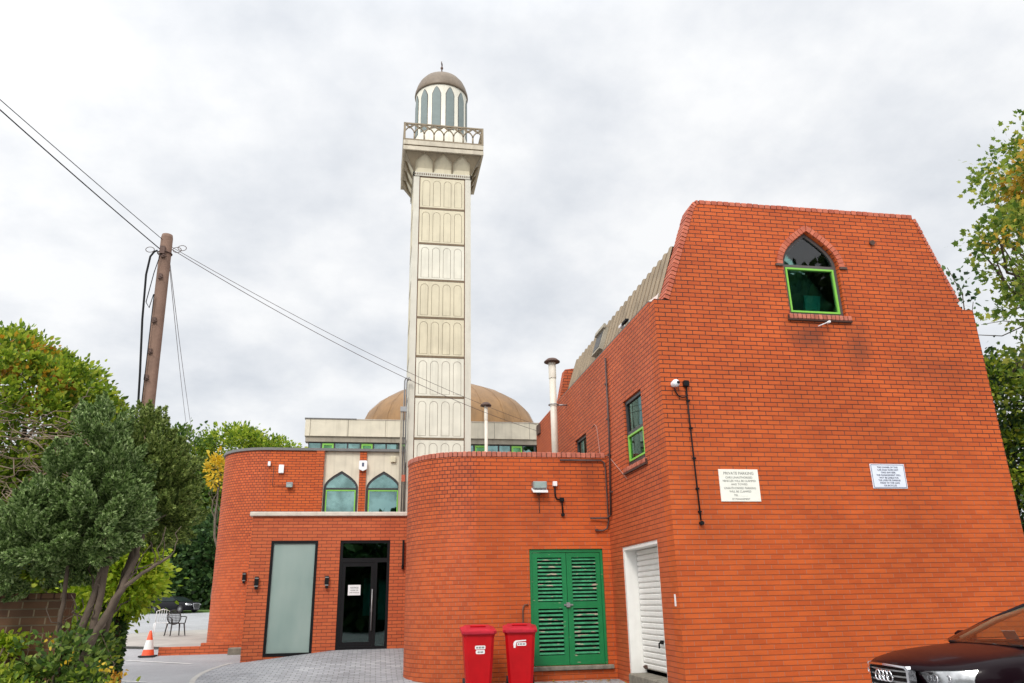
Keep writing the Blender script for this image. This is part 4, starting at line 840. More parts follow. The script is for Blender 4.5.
# vertical pipes between window and minaret
t = place('pipe_stack', 'tall grey pipes and flat duct rising beside the left edge of the minaret', 'pipes', (.6, 22.8, 3.6)); mb = MB(); mb.box(.605, .665, 22.75, 22.83, 3.7, 7.2); mb.build('duct', M['concrete_dark'], t)
for x in (.70, .765):
    mb = MB(); mb.tube([(x, 22.78, 3.7), (x, 22.78, 7.95+(.765-x)), (x+.02, 22.76, 8.08), (x+.07, 22.74, 8.12), (x+.11, 22.72, 8.02)], .022, 8); mb.build('pipe', M['grey_metal'], t)
mb = MB(); mb.box(.59, .79, 22.72, 22.749, 7.05, 7.20); mb.box(.68, .79, 22.72, 22.749, 4.95, 5.15, 1); mb.build('bracket', [M['grey_metal'], M['rowlock']], t)
# ================================================================== wheelie bins
M['bin_red'] = plain('red_bin_plastic', (.50, .004, .008), .45, var=.22, vs=2.5, spec=.22, bump=.05, drip=.12)
M['lid_red'] = plain('faded_red_lid', (.44, .012, .03), .5, var=.25, vs=6, spec=.3)
M['tyre'] = plain('black_rubber', (.015, .015, .016), .8)
def wheelie_bin(x, y, rz, label, kind):
    t = thing('wheelie_bin', label, 'bin', (x, y, ground_z(x, y)+.01), rz, 'red wheelie bins against the annexe wall'); t.scale = (.92, .92, .885)
    mb = MB(); L4 = []
    for z, hx, y0, y1 in ((.04, .215, -.25, .20), (.30, .235, -.285, .235), (.95, .275, -.345, .30), (.975, .285, -.36, .31), (1.0, .285, -.36, .31)):
        b = .05; L4.append([(-hx+b, y0, z), (hx-b, y0, z), (hx, y0+b, z), (hx, y1-b, z), (hx-b, y1, z), (-hx+b, y1, z), (-hx, y1-b, z), (-hx, y0+b, z)])
    for a, c in zip(L4, L4[1:]):
        for i in range(8): j = (i+1) % 8; mb.face([a[i], a[j], c[j], c[i]])
    mb.face(L4[0][::-1]); mb.build('body', M['bin_red'], t)
    mb = MB(); lid = []
    for e, z0, z1 in ((0.022, 1.0, .995), (.03, 1.02, 1.012), (.03, 1.065, 1.045), (-.03, 1.085, 1.062), (-.07, 1.10, 1.085), (-.16, 1.105, 1.09)):
        hx = .285+e; y0, y1 = -.365-e, .31+max(e, -.05)
        b = .055 if e > -.1 else .03; zz_ = lambda yy: z1+(z0-z1)*1.0*(yy-y0)/(y1-y0)+(.05*(yy-y0)/(y1-y0))
        P = [(-hx+b, y0), (hx-b, y0), (hx, y0+b), (hx, y1-b), (hx-b, y1), (-hx+b, y1), (-hx, y1-b), (-hx, y0+b)]
        lid.append([(p[0], p[1], zz_(p[1])) for p in P])
    for a, c in zip(lid, lid[1:]):
        for i in range(8): j = (i+1) % 8; mb.face([a[i], a[j], c[j], c[i]])
    mb.face(lid[-1]); mb.face(lid[0][::-1])
    ld = mb.build('lid', M['lid_red'], t)
    mb = MB(); mb.tube([(-.24, .30, 1.10), (-.22, .37, 1.13), (.22, .37, 1.13), (.24, .30, 1.10)], .018, 8); mb.box(-.14, .14, -.05, .12, 1.115, 1.150, bev=.01); mb.build('handle', M['bin_red'], ld)
    for s in (-1, 1):
        mb = MB(); mb.tube([(s*.20, .27, .10), (s*.26, .27, .10)], .10, 18); mb.build('wheel', M['tyre'], t)
    mb = MB()
    def rr(x0, x1, z0, z1, r=.012): return [(x0+r, z0), (x1-r, z0), (x1, z0+r), (x1, z1-r), (x1-r, z1), (x0+r, z1), (x0, z1-r), (x0, z0+r)]
    yy = lambda z: -.285-.06*(z-.3)/.65-.002
    def decal(P, mi): mb.face([(a, yy(b)-(.001 if mi else 0), b) for a, b in P], mi=mi)
    if kind == 0:
        decal(rr(-.075, .11, .735, .80), 0); decal(rr(-.06, .10, .655, .722), 0)
        for i, (a, b) in enumerate(((-.055, -.02), (-.01, .03), (.04, .09))): decal(rect(a, b, .750, .782), 1)
        for i, (a, b) in enumerate(((-.03, .01), (.02, .07))): decal(rect(a, b, .675, .70), 1)
    else:
        decal([(-.12, .73), (-.085, .73), (-.075, .80), (-.06, .835), (.11, .85), (.11, .87), (-.08, .86), (-.11, .84), (-.125, .80)], 0); decal(rr(-.06, .11, .765, .825), 0)
        for a, b in ((-.045, -.015), (-.005, .035), (.045, .09)): decal(rect(a, b, .782, .808), 1)
    mb.build('sticker', [M['white_plastic'], M['ink_grey']], t); return t
wheelie_bin(1.76, 13.72, R(-3), 'red wheelie bin with two stacked white stickers, further from the green doors', 0)
wheelie_bin(2.50, 13.85, R(-9), 'red wheelie bin next to the green louvred doors with a hooked white logo', 1)

# ================================================================== cone and chairs on the car park
M['cone_orange'] = plain('cone_orange', (.85, .10, .03), .5); M['cone_white'] = plain('cone_white', (.75, .75, .72), .5)
cxn, cyn = -5.30, 21.1; t = thing('traffic_cone', 'orange and white traffic cone at the end of the low brick kerb wall', 'cone', (cxn, cyn, ground_z(cxn, cyn))); t.scale = (.86, .86, .86)
mb = MB(); mb.box(-.21, .21, -.21, .21, .005, .045, bev=.012); mb.build('base', M['tyre'], t)
mb = MB(); mb.lathe([(.165, .045), (.135, .20)], seg=24); mb.build('cone_base', M['cone_orange'], t); mb = MB(); mb.lathe([(.085, .44), (.03, .68), (.022, .69), (0, .69)], seg=24); mb.build('cone_top', M['cone_orange'], t)
mb = MB(); mb.lathe([(.137, .195), (.084, .445)], seg=24); mb.build('reflective_band', M['cone_white'], t)
def chair_black(x, y, rz):
    t = thing('garden_chair', 'black plastic garden armchair with round slatted back on the pale paving', 'chair', (x, y, ground_z(x, y)+.08), rz)
    mb = MB(); mb.prism([(-.22, -.22), (.22, -.22), (.24, .1), (.2, .22), (-.2, .22), (-.24, .1)], (0, 0, .41), X, Y, Z*.03); mb.build('seat', M['black_soft'], t)
    for sx, sy in ((-1, -1), (1, -1), (-1, 1), (1, 1)):
        mb = MB(); mb.tube([(sx*.22, sy*.2, .43), (sx*.27, sy*.27, .0)], [.028, .018], 6); mb.build('leg', M['black_soft'], t)
    mb = MB(); mb.tube([(.25*math.cos(a), .22+.06*math.sin(a), .64+.25*math.sin(a)) for a in [2*PI*i/20 for i in range(21)]], .02, 6)
    for i in range(-4, 5):
        xx = i*.05; h = math.sqrt(max(.25**2-xx**2, 0)); mb.tube([(xx, .22-.06*h/.25, .64-h), (xx, .22+.06*h/.25, .64+h)], .01, 5)
    for i in range(-3, 4):
        zz_ = i*.06; h = math.sqrt(max(.25**2-zz_**2, 0)); mb.tube([(-h, .22+.06*zz_/.25, .64+zz_), (h, .22+.06*zz_/.25, .64+zz_)], .008, 5)
    mb.build('backrest', M['black_soft'], t)
    for s in (-1, 1):
        mb = MB(); mb.tube([(s*.25, .22, .66), (s*.30, 0, .66), (s*.29, -.2, .64), (s*.26, -.24, .58), (s*.24, -.22, .43)], .02, 6); mb.build('armrest', M['black_soft'], t)
    return t
chair_black(-6.25, 27.8, R(35)).scale = (.88,)*3
def chair_white(x, y, rz):
    t = thing('garden_chair', 'thin framed white garden chair behind the black armchair', 'chair', (x, y, ground_z(x, y)+.08), rz)
    mb = MB(); [mb.box(-.20, .20, -.2+i*.07, -.155+i*.07, .43, .445) for i in range(6)]; mb.build('seat', M['white_plastic'], t)
    for sx in (-1, 1):
        mb = MB(); mb.tube([(sx*.21, -.2, .44), (sx*.22, -.22, 0)], .014, 6); mb.build('leg', M['white_plastic'], t)
        mb = MB(); mb.tube([(sx*.21, .2, .5), (sx*.22, .26, 0)], .014, 6); mb.build('leg', M['white_plastic'], t)
    mb = MB(); mb.tube([(-.21, .2, .44), (-.22, .27, .85), (0, .29, .92), (.22, .27, .85), (.21, .2, .44)], .015, 6); [mb.tube([(x_, .21, .48), (x_, .285, .9)], .008, 5) for x_ in (-.12, -.04, .04, .12)]; mb.build('backrest', M['white_plastic'], t)
    t.scale = (.88,)*3
chair_white(-6.85, 28.4, R(200))
# low kerb wall
t = place('low_brick_wall', 'ankle-high stepped red brick wall running from the cone to the entrance block', 'wall', (-5.1, 21.3, .4))
mb = MB(); mb.prism(rect(-5.12, -2.86, .2, .66), (0, 21.3, 0), X, Z, Y*.22); mb.prism(rect(-4.15, -2.86, .662, .735), (0, 21.3, 0), X, Z, Y*.22); mb.build('wall', M['brick_orange'], t)
mb = MB(); mb.box(-3.45, -2.87, 21.0, 21.29, .40, .62, bev=.02); mb.build('end_block', M['step'], t)
# brown garden wall on the left
t = place('garden_wall', 'old brown brick garden wall behind the conifer stems', 'wall', (-3.0, 8.5, 0))
mb = MB(); mb.prism(rect(-9, -2.98, -.2, 1.66), (0, 8.62, 0), X, Z, Y*.22); mb.build('brickwork', M['brick_brown'], t)
mb = MB(); rowlock(mb, [(-9, 8.61, 1.662), (-2.98, 8.61, 1.662)], Z, Y, h=.06, d=.24, pitch=.12); mb.build('coping', [M['brick_brown'], M['mortar']], t)

# ================================================================== cars
def chrome(): return plain('chrome_trim', (.75, .75, .77), .12, metal=1, var=.02)
M['chrome'] = chrome(); M['car_glass'] = glass('car_glass', (.8, .9, .86), 1, .85, 1.45); M['rubber'] = M['tyre']; M['tinted'] = plain('tinted_car_glass', (.012, .02, .018), .3, spec=.15)
M['beige'] = plain('beige_interior', (.50, .44, .30), .7); M['lamp_glass'] = glass('lamp_glass', (.95, .95, .95), 1, .9, 1.5)
M['lamp_in'] = plain('lamp_reflector', (.62, .63, .64), .25, metal=.6, var=.35, vs=18)
def catmull(keys, x):
    """smooth interpolation of rows (x, a, b, c...)"""
    ks = sorted(keys); i = 0
    while i < len(ks)-2 and ks[i+1][0] < x: i += 1
    p1, p2 = ks[i], ks[i+1]; p0 = ks[max(i-1, 0)]; p3 = ks[min(i+2, len(ks)-1)]; t = min(max((x-p1[0])/(p2[0]-p1[0]), 0), 1); r = []
    for j in range(1, len(p1)):
        m1 = (p2[j]-p0[j])/(p2[0]-p0[0]); m2 = (p3[j]-p1[j])/(p3[0]-p1[0]); h = p2[0]-p1[0]
        r.append((2*t**3-3*t*t+1)*p1[j]+(t**3-2*t*t+t)*h*m1+(-2*t**3+3*t*t)*p2[j]+(t**3-t*t)*h*m2)
    return r
def make_car(name, label, loc, rz, paint, scale=1, interior='beige', emblem=True, papers=True):
    GL = M['car_glass'] if papers else M['tinted']; t = thing(name, label, 'car', loc, rz); t.scale = (scale,)*3
    keys = [(-2.53, .66, .42, .78, .86), (-2.46, .80, .34, .88, .97), (-2.2, .89, .24, .94, 1.05), (-1.7, .93, .2, .96, 1.07), (-1.0, .945, .2, .95, 1.04), (0, .95, .2, .935, 1.02), (.9, .95, .2, .915, 1.02),
            (1.3, .95, .2, .895, .985), (1.7, .945, .2, .87, .945), (2.1, .93, .2, .835, .905), (2.32, .89, .2, .80, .87), (2.46, .84, .22, .785, .84), (2.54, .78, .25, .765, .81), (2.575, .70, .30, .73, .775)]
    wx = (1.58, -1.40); ra = .365; wc = .335
    xs = sorted(set([round(-2.53+i*.055, 3) for i in range(93)]+[2.5, 2.54, 2.56, 2.575]+[round(c+ra*math.cos(PI*i/16), 4) for c in wx for i in range(17)]))
    prof = lambda x: catmull(keys, min(max(x, -2.53), 2.575))
    bm = bmesh.new(); rows = []
    for x in xs:
        w_, zb, hs, hc = prof(x); az = 0
        for c in wx:
            if abs(x-c) < ra: az = max(az, wc+math.sqrt(ra*ra-(x-c)**2)*1.0)
        P = [(0, zb), (w_*.8, zb), (w_*.955, zb+.05), (w_*.985, .40), (w_*1.0, .52), (w_*1.0, .60), (w_*.992, .70 if hs > .76 else hs*.88), (w_*.965, hs-.045), (w_*.925, hs), (w_*.86, hs+(hc-hs)*.35), (w_*.62, hs+(hc-hs)*.78), (w_*.3, hc), (0, hc+.004)]
        zlim = zb; Q = []
        for k, (y, z) in enumerate(P):
            z = max(z, zlim); zlim = z if k < 9 else zlim
            if az: z = max(z, az-(.02 if k < 2 else 0)) if k < 8 else z
            Q.append((y, z))
        full = [(-y, z) for y, z in Q[::-1]]+Q[1:]
        # bonnet bows forward in plan
        rows.append([bm.verts.new((x-.36*(abs(y)/.9)**2.3*min(1, max(0, (x-1.75)/.8))**1.5, y, z)) for y, z in full])
    for a, b in zip(rows, rows[1:]):
        for i in range(len(a)-1):
            try: bm.faces.new((a[i], a[i+1], b[i+1], b[i]))
            except ValueError: pass
    for r_, rev in ((rows[0], 0), (rows[-1], 1)):
        try: bm.faces.new(r_ if not rev else r_[::-1])
        except ValueError: pass
    bmesh.ops.remove_doubles(bm, verts=bm.verts, dist=5e-4); bmesh.ops.recalc_face_normals(bm, faces=bm.faces)
    # open the top under the greenhouse
    kill = [f for f in bm.faces if -1.75 < f.calc_center_median().x < 1.12 and f.calc_center_median().z > .93 and abs(f.calc_center_median().y) < .78 and f.normal.z > .5]
    bvh = BVHTree.FromBMesh(bm)
    bmesh.ops.delete(bm, geom=kill, context='FACES')
    me = bpy.data.meshes.new('body'); bm.to_mesh(me); bm.free(); body = link('body', me, paint, t, smooth=True)
    dark = MB(); dark.box(-2.3, 2.2, -.62, .62, .24, .50); dark.build('underbody', M['black_soft'], t)
    def front(y, z, off=.006):
        h = bvh.ray_cast(Vector((4, y, z)), Vector((-1, 0, 0))); return (h[0]+h[1]*off) if h[0] else None
    def patch(name, fy, m, par, n=14, k=6, off=.006, sm=True, skirt=0):
        """fy(s,t) -> (y,z) laid on the nose"""
        mb = MB(); G = [[front(*fy(i/n, j/k), off) for j in range(k+1)] for i in range(n+1)]
        for i in range(n):
            for j in range(k):
                q = [G[i][j], G[i+1][j], G[i+1][j+1], G[i][j+1]]
                if all(q): mb.face(q, sm=sm)
        return mb.build(name, m, par)
    # single-frame grille
    def gr(s, tt, e=0):
        z = .30+(.755-.30)*tt; z = z if e == 0 else .29+(.77-.29)*tt; w0 = (.25+.115*min(1, tt*1.6))+e; return (-w0+2*w0*s, min(z, .74+.0))
    g1 = [(-.25, .31), (-.36, .52), (-.365, .75), (-.34, .775), (0, .785), (.34, .775), (.365, .75), (.36, .52), (.25, .31)]
    def nose_x(y, z):
        h = front(y, min(z, .70), 0); return h.x if h else 2.5
    xg = 2.587
    mb = MB(); sc = lambda k_, dz=0: [(p[0]*k_, .52+(p[1]-.52)*k_+dz) for p in g1]
    bow = lambda y, z: xg-.36*(abs(y)/.9)**2.3
    def ringy(mb, outer, inner, d0, d1, mi=0):
        n_ = len(outer)
        for i in range(n_):
            j = (i+1) % n_; O_, P_, Q_, R_ = outer[i], outer[j], inner[j], inner[i]; pt = lambda p, d: (bow(*p)+d, p[0], p[1])
            mb.face([pt(O_, d1), pt(P_, d1), pt(Q_, d1), pt(R_, d1)], mi=mi); mb.face([pt(O_, d0), pt(P_, d0), pt(P_, d1), pt(O_, d1)], mi=mi); mb.face([pt(R_, d1), pt(Q_, d1), pt(Q_, d0), pt(R_, d0)], mi=mi)
    ringy(mb, sc(1.06), sc(.985), -.06, .022); grl = mb.build('grille', M['chrome'], t)
    mb = MB(); q = sc(.99)
    mb.face([(bow(*p)-.03, p[0], p[1]) for p in q]); mb.build('grille_backing', M['black'], grl)
    mb = MB()
    for i in range(8):
        z = .345+i*.055; hw = .26+.1*min(1, (z-.31)/.2) if z < .51 else .362; hw -= .015; K = 8
        for a in range(K):
            y0, y1 = -hw+2*hw*a/K, -hw+2*hw*(a+1)/K
            mb.face([(bow(y0, z)+.004, y0, z), (bow(y1, z)+.004, y1, z), (bow(y1, z)+.004, y1, z+.014), (bow(y0, z)+.004, y0, z+.014)])
            mb.face([(bow(y0, z)+.004, y0, z+.014), (bow(y1, z)+.004, y1, z+.014), (bow(y1, z)-.025, y1, z+.014), (bow(y0, z)-.025, y0, z+.014)])
    mb.build('grille_bars', M['grey_metal'], grl)
    if emblem:
        mb = MB(); rr_, st = .052, .076
        for i in range(4):
            yc = (i-1.5)*st; mb.tube([(bow(yc, .68)+.026+.006*math.sin(2*a), yc+rr_*math.cos(a), .68+rr_*math.sin(a)) for a in [2*PI*k/24 for k in range(25)]], .0085, 8)
        mb.build('emblem', M['chrome'], grl)
    for s in (-1, 1):
        # headlight lying on the corner of the nose
        def hl(u_, v_, s=s, e=0):
            y = .43-e+(.86-.43+e*1.2)*u_; lo, hi_ = .63-.01*u_-e, .745+.03*u_**1.2+e; lo += .05*max(0, .12-u_)/.12; return (s*y, lo+(hi_-lo)*v_)
        rim = patch('headlight', lambda a, b: hl(a, b, e=.012), M['black'], t, off=.004)
        patch('reflector', hl, M['lamp_in'], rim, off=.008)
        mb = MB()
        for yy_, zz_, r_ in ((.53, .69, .034), (.63, .69, .036), (.73, .695, .03)):
            h = front(s*yy_, zz_, .012)
            if h: mb.lathe([(r_, 0), (r_, .012), (r_*.7, .012), (r_*.6, .0), (0, .004)], (0, 0, 0), 14); k0 = 14*4
            if h:
                nq = 14*4
                for vi in range(len(mb.v)-nq*4 if False else 0, 0): pass
        mb = MB()
        for yy_, zz_, r_ in ((.53, .69, .034), (.63, .69, .036), (.73, .695, .03)):
            h = front(s*yy_, zz_, .014)
            if h: mb.tube([(h.x+.004, h.y+r_*math.cos(a), h.z+r_*math.sin(a)) for a in [2*PI*i/14 for i in range(15)]], .006, 5); mb.tube([(h.x-.02, h.y, h.z), (h.x+.004, h.y, h.z)], r_*.55, 10)
        mb.build('bulb_rings', M['chrome'], rim)
        patch('lamp_cover', hl, M['lamp_glass'], rim, off=.028)
        # side, wheels, mirror
        for wxx in wx:
            W_ = MB(); prof_ = [(.20, -.10), (.30, -.105), (.325, -.08), (.332, 0), (.325, .08), (.30, .105), (.20, .10)]
            n_ = 32
            for (r0, a0), (r1, a1) in zip(prof_, prof_[1:]):
                for i in range(n_):
                    p, q_ = 2*PI*i/n_, 2*PI*(i+1)/n_; f = lambda r, a, th: (wxx+r*math.cos(th), s*(.84+a), wc+r*math.sin(th)); W_.face([f(r0, a0, p), f(r0, a0, q_), f(r1, a1, q_), f(r1, a1, p)], sm=True)
            wh = W_.build('wheel', M['rubber'], t)
            W_ = MB(); f = lambda r, a, th: (wxx+r*math.cos(th), s*(.84+a), wc+r*math.sin(th))
            for (r0, a0), (r1, a1) in (((.225, .095), (.205, .098)), ((.205, .098), (.195, .03))):
                for i in range(n_): p, q_ = 2*PI*i/n_, 2*PI*(i+1)/n_; W_.face([f(r0, a0, p), f(r0, a0, q_), f(r1, a1, q_), f(r1, a1, p)], sm=True)
            for k in range(10):
                th = 2*PI*k/10; W_.face([f(.04, .085, th-.5), f(.2, .08, th-.09), f(.2, .08, th+.09), f(.04, .085, th+.5)])
            W_.face([f(.05, .088, 2*PI*i/12) for i in range(12)]); W_.build('rim', M['grey_metal'], wh)
            W_ = MB(); W_.face([f(.2, .02, 2*PI*i/20) for i in range(20)]); W_.build('brake_disc', M['black_soft'], wh)
        mb = MB(); T = Matrix.Translation((.90, s*1.0, 1.0)); mb.box(-.05, .10, -.10, .10, -.06, .07, 0, T, bev=.03); mb.tube([(.88, s*.86, .95), (.90, s*.95, .98)], .025, 6); mb.build('door_mirror', paint, t)
        # side glass
        top = [(.36, 1.345), (-.25, 1.405), (-.8, 1.405), (-1.25, 1.33), (-1.62, 1.18)]; bot = [(1.15, .975), (.1, .99), (-.7, 1.0), (-1.3, 1.01), (-1.72, 1.03)]
        yb, yt = .84, .60
        G = MB()
        for (p, q_), (p2, q2) in zip(zip(bot, top), zip(bot[1:], top[1:])):
            yq = lambda z: yb-(yb-yt)*min(1, (z-.99)/.43); G.face([(p[0], s*yq(p[1]), p[1]), (p2[0], s*yq(p2[1]), p2[1]), (q2[0], s*yq(q2[1]), q2[1]), (q_[0], s*yq(q_[1]), q_[1])])
        G.build('side_window', GL, t)
        pl = MB(); yq = lambda z: yb-(yb-yt)*min(1, (z-.99)/.43)
        pl.tube([(1.28, s*.80, .965), (.80, s*.715, 1.18), (.36, s*.62, 1.345), (-.25, s*.585, 1.41), (-.8, s*.585, 1.41), (-1.25, s*.63, 1.335), (-1.62, s*.72, 1.19), (-1.9, s*.80, 1.06)], [.03, .028, .03, .03, .032, .045, .06, .06], 8); pl.build('roof_pillar', paint, t)
        pl = MB()
        for x in (-.35, -1.2): pl.prism([(-.045, .99), (.045, .99), (.03, 1.40), (-.03, 1.40)], (x, s*.845, 0), X, Z, Y*-.0001*s) if False else pl.face([(x-.045, s*(yq(.99)+.005), .99), (x+.045, s*(yq(.99)+.005), .99), (x+.03, s*(yq(1.38)+.005), 1.38), (x-.03, s*(yq(1.38)+.005), 1.38)])
        pl.tube([(.9, s*(yb+.012), .985), (-.7, s*(yb+.014), 1.0), (-1.72, s*(yb+.01), 1.03)], .006, 6, mi=0); pl.build('window_trim', [M['black'], M['chrome']], t)
    for s in (-1, 1):
        mb = MB(); mb.tube([(1.16, s*.755, .985), (.74, s*.67, 1.18), (.34, s*.58, 1.325), (-.3, s*.55, 1.37)], [.035, .035, .03, .03], 7); mb.build('pillar_trim', M[interior], t)
    def grid(name, rowsP, m, sm=True):
        mb = MB()
        for a, b in zip(rowsP, rowsP[1:]):
            for i in range(len(a)-1): mb.face([a[i], a[i+1], b[i+1], b[i]], sm=sm)
        return mb.build(name, m, t)
    K = 10; ys = [-1+2*i/K for i in range(K+1)]
    ws = [(1.36, .965, .79), (1.06, 1.10, .75), (.74, 1.225, .70), (.36, 1.345, .625)]
    ws_g = grid('windscreen', [[(x+.10*(1-y*y)*(1 if k == 0 else .7), y*w_, z+.015*(1-y*y)) for y in ys] for k, (x, z, w_) in enumerate(ws)], GL)
    grid('roof', [[(x+(.07*(1-y*y) if k == 0 else (-.05*(1-y*y) if k == 5 else 0)), y*w_, z+.04*(1-abs(y)**2.2)) for y in ys] for k, (x, z, w_) in enumerate([(.36, 1.347, .615), (.0, 1.385, .595), (-.4, 1.425, .59), (-.8, 1.413, .59), (-1.1, 1.375, .61), (-1.28, 1.325, .635)])], paint)
    grid('rear_window', [[(x-.06*(1-y*y), y*w_, z+.02*(1-y*y)) for y in ys] for x, z, w_ in [(-1.28, 1.325, .62), (-1.6, 1.19, .70), (-1.92, 1.055, .76)]], GL)
    mb = MB(); mb.box(1.16, 1.42, -.60, .60, .955, .985, bev=.01); mb.build('cowl', M['black'], t)
    mb = MB(); mb.box(.75, 1.16, -.76, .76, .82, .955, bev=.03); mb.box(.55, .80, .12, .62, .84, .985, bev=.03); mb.build('dashboard', M['black_soft'], t)
    mb = MB(); mb.tube([(.48+.05*math.sin(a), .37+.18*math.cos(a), .90+.17*math.sin(a)) for a in [2*PI*i/20 for i in range(21)]], .016, 6); mb.tube([(.70, .37, .86), (.48, .37, .90)], .03, 6); mb.build('steering_wheel', M['black_soft'], t)
    for y in (-.38, .38):
        for x in (-.35, -1.2):
            mb = MB(); T = Matrix.Translation((x, y, .45)) @ Matrix.Rotation(R(-14), 4, 'Y'); mb.box(-.10, .08, -.25, .25, 0, .62, 0, T, bev=.05); mb.box(-.08, .04, -.13, .13, .65, .83, 0, T, bev=.03); mb.box(x+.0, x+.5, y-.25, y+.25, .35, .52, bev=.05); mb.build('seat', M[interior], t)
    mb = MB(); mb.box(.38, .42, -.12, .12, 1.215, 1.275, bev=.01); mb.tube([(.40, 0, 1.27), (.34, 0, 1.33)], .01, 6); mb.build('rear_view_mirror', M['black_soft'] if not papers else M[interior], t)
    if papers:
        mb = MB(); mb.box(.22, .34, .10, .42, 1.30, 1.335, bev=.01); mb.build('sun_visor', M[interior], t); mb = MB(); mb.box(.22, .34, -.42, -.14, 1.30, 1.335, bev=.01); mb.build('sun_visor', M[interior], t)
    for s in (-1, 1):
        mb = MB(); mb.tube([(1.40, s*.05-.1, .995), (1.36, s*.3, 1.005), (1.28, s*.55+.1, 1.02)], .006, 5); mb.build('wiper', M['black'], t)
    # front bumper intake, plate
    patch('bumper_grille', lambda a, b: (-.78+1.56*a, .27+.06*b), M['black'], t, off=.004, n=16, k=2)
    patch('number_plate', lambda a, b: (-.26+.52*a, .415+.11*b), M['white_plastic'], t, off=.035, n=4, k=1)
    return t
paint = plain('dark_maroon_paint', (.008, .003, .005), .28, var=.03, coat=.10, spec=.06); paint.node_tree.nodes['Principled BSDF'].inputs['Coat Roughness'].default_value = .03
pblk = plain('black_car_paint', (.008, .008, .010), .35, var=.02, spec=.15)
carA = make_car('parked_car', 'dark maroon saloon with four-ring grille badge parked beside the brick gable', (8.08, 7.98, .05), PI-R(5), paint)
mb = MB(); T = Matrix.Translation((7.06, 8.12, 1.10)) @ Matrix.Rotation(R(25), 4, 'Z') @ Matrix.Rotation(R(50), 4, 'Y'); mb.box(-.06, .06, -.07, .07, 0, .004, 0, T)
tag(mb.build('paper_slip', plain('pale_blue_paper', (.62, .74, .72), .6)), 'pale paper slip lying behind the windscreen of the maroon car', 'paper')
make_car('parked_car', 'black saloon parked far off in front of the dark trees', (-15.1, 66.0, ground_z(0, 66)+.02), R(-32), pblk, scale=.86, interior='black_soft', emblem=False, papers=False)

# ================================================================== telegraph pole and wires
M['pole_wood'] = plain('weathered_pole_wood', (.23, .14, .10), .85, var=.3, vs=3, bump=.6, bs=25, drip=.5)
t = place('telegraph_pole', 'weathered brown wooden telegraph pole with cable down its left side', 'pole', (-3.74, 13, .1)); PXx, PYy = -3.81, 13.0
mb = MB(); mb.tube([(-3.72, PYy, -.2), (-3.745, PYy, 4.7), (-3.812, PYy, 7.72), (-3.812, PYy, 7.78)], [.12, .104, .098, .088], 20); mb.build('post', M['pole_wood'], t)
mb = MB(); K = 6
for z, a in ((7.30, .0), (6.9, .0), (6.1, .0), (5.55, .0), (5.1, 0)):
    mb = MB(); mb.box(-3.83, -3.77, PYy-.135, PYy-.10, z, z+.09); mb.tube([(-3.80, PYy-.15, z+.045), (-3.74, PYy-.15, z-.0)], .01, 5); mb.build('step_iron', M['rust'], t)
mb = MB(); mb.tube([(-3.812+.115*math.cos(a), PYy+.115*math.sin(a), 7.42) for a in [2*PI*i/20 for i in range(21)]], .012, 5); mb.box(-3.86, -3.78, PYy-.16, PYy-.1, 7.36, 7.50)
for (dx, z) in ((-.22, 7.44), (.22, 7.46), (.30, 7.50)): mb.tube([(-3.812+dx+.07*math.cos(a), PYy-.10, z+.05*math.sin(a)) for a in [2*PI*i/14 for i in range(15)]], .006, 4)
mb.build('wire_bracket', M['rust'], t)
mb = MB(); mb.tube([(-3.90, 12.88, 7.42), (-3.95, 12.88, 7.40), (-4.005, 12.88, 7.30), (-4.03, 12.88, 6.96), (-3.985, 12.88, 6.14), (-3.90, 12.88, 5.2), (-3.86, 12.88, 4.68), (-3.86, 12.88, .3)], .018, 8)
mb.tube([(-3.83, 12.86, 7.40), (-3.90, 12.86, 7.0), (-3.96, 12.86, 6.45), (-3.90, 12.86, 6.35), (-3.86, 12.86, 6.6)], .008, 5); mb.tube([(-3.85, 12.86, 6.6), (-3.79, 12.87, 4.0)], .008, 5); mb.build('cable', M['black'], t)
def wire(a, b, sag, r, label, m='black'):
    a, b = Vector(a), Vector(b); mb = MB(); K = 28; mb.tube([a.lerp(b, i/K)-Z*sag*4*(i/K)*(1-i/K) for i in range(K+1)], r, 5, cap=False); return tag(mb.build('overhead_wire', M[m]), label, 'wire')
wire((-3.90, 12.98, 7.50), (-7.0, 3.1, 8.43), .12, .009, 'thick overhead wire, the lower of the two from the pole to the upper left')
wire((-3.85, 12.98, 7.66), (-6.5, 4.6, 8.15), .05, .006, 'overhead wire, the upper of the two from the pole to the upper left')
wire((-3.72, 13.0, 7.52), (4.40, 20.9, 6.13), .30, .006, 'overhead wire sagging from the pole across the minaret, lower strand', 'conduit')
wire((-3.72, 13.0, 7.56), (4.40, 20.7, 6.24), .24, .005, 'overhead wire sagging from the pole across the minaret, upper strand', 'conduit')
wire((-3.76, 13.05, 7.40), (-11.0, 50, 9.0), .5, .006, 'faint wire dropping from the pole towards the far trees, left strand', 'conduit')
wire((-3.74, 13.05, 7.35), (-10.6, 50, 8.9), .5, .006, 'faint wire dropping from the pole towards the far trees, right strand', 'conduit')
mb = MB(); mb.box(4.38, 4.432, 20.6, 20.95, 6.0, 6.28, bev=.01); tag(mb.build('junction_box', M['rust']), 'small dark box at the far top corner of the brick side wall', 'box')
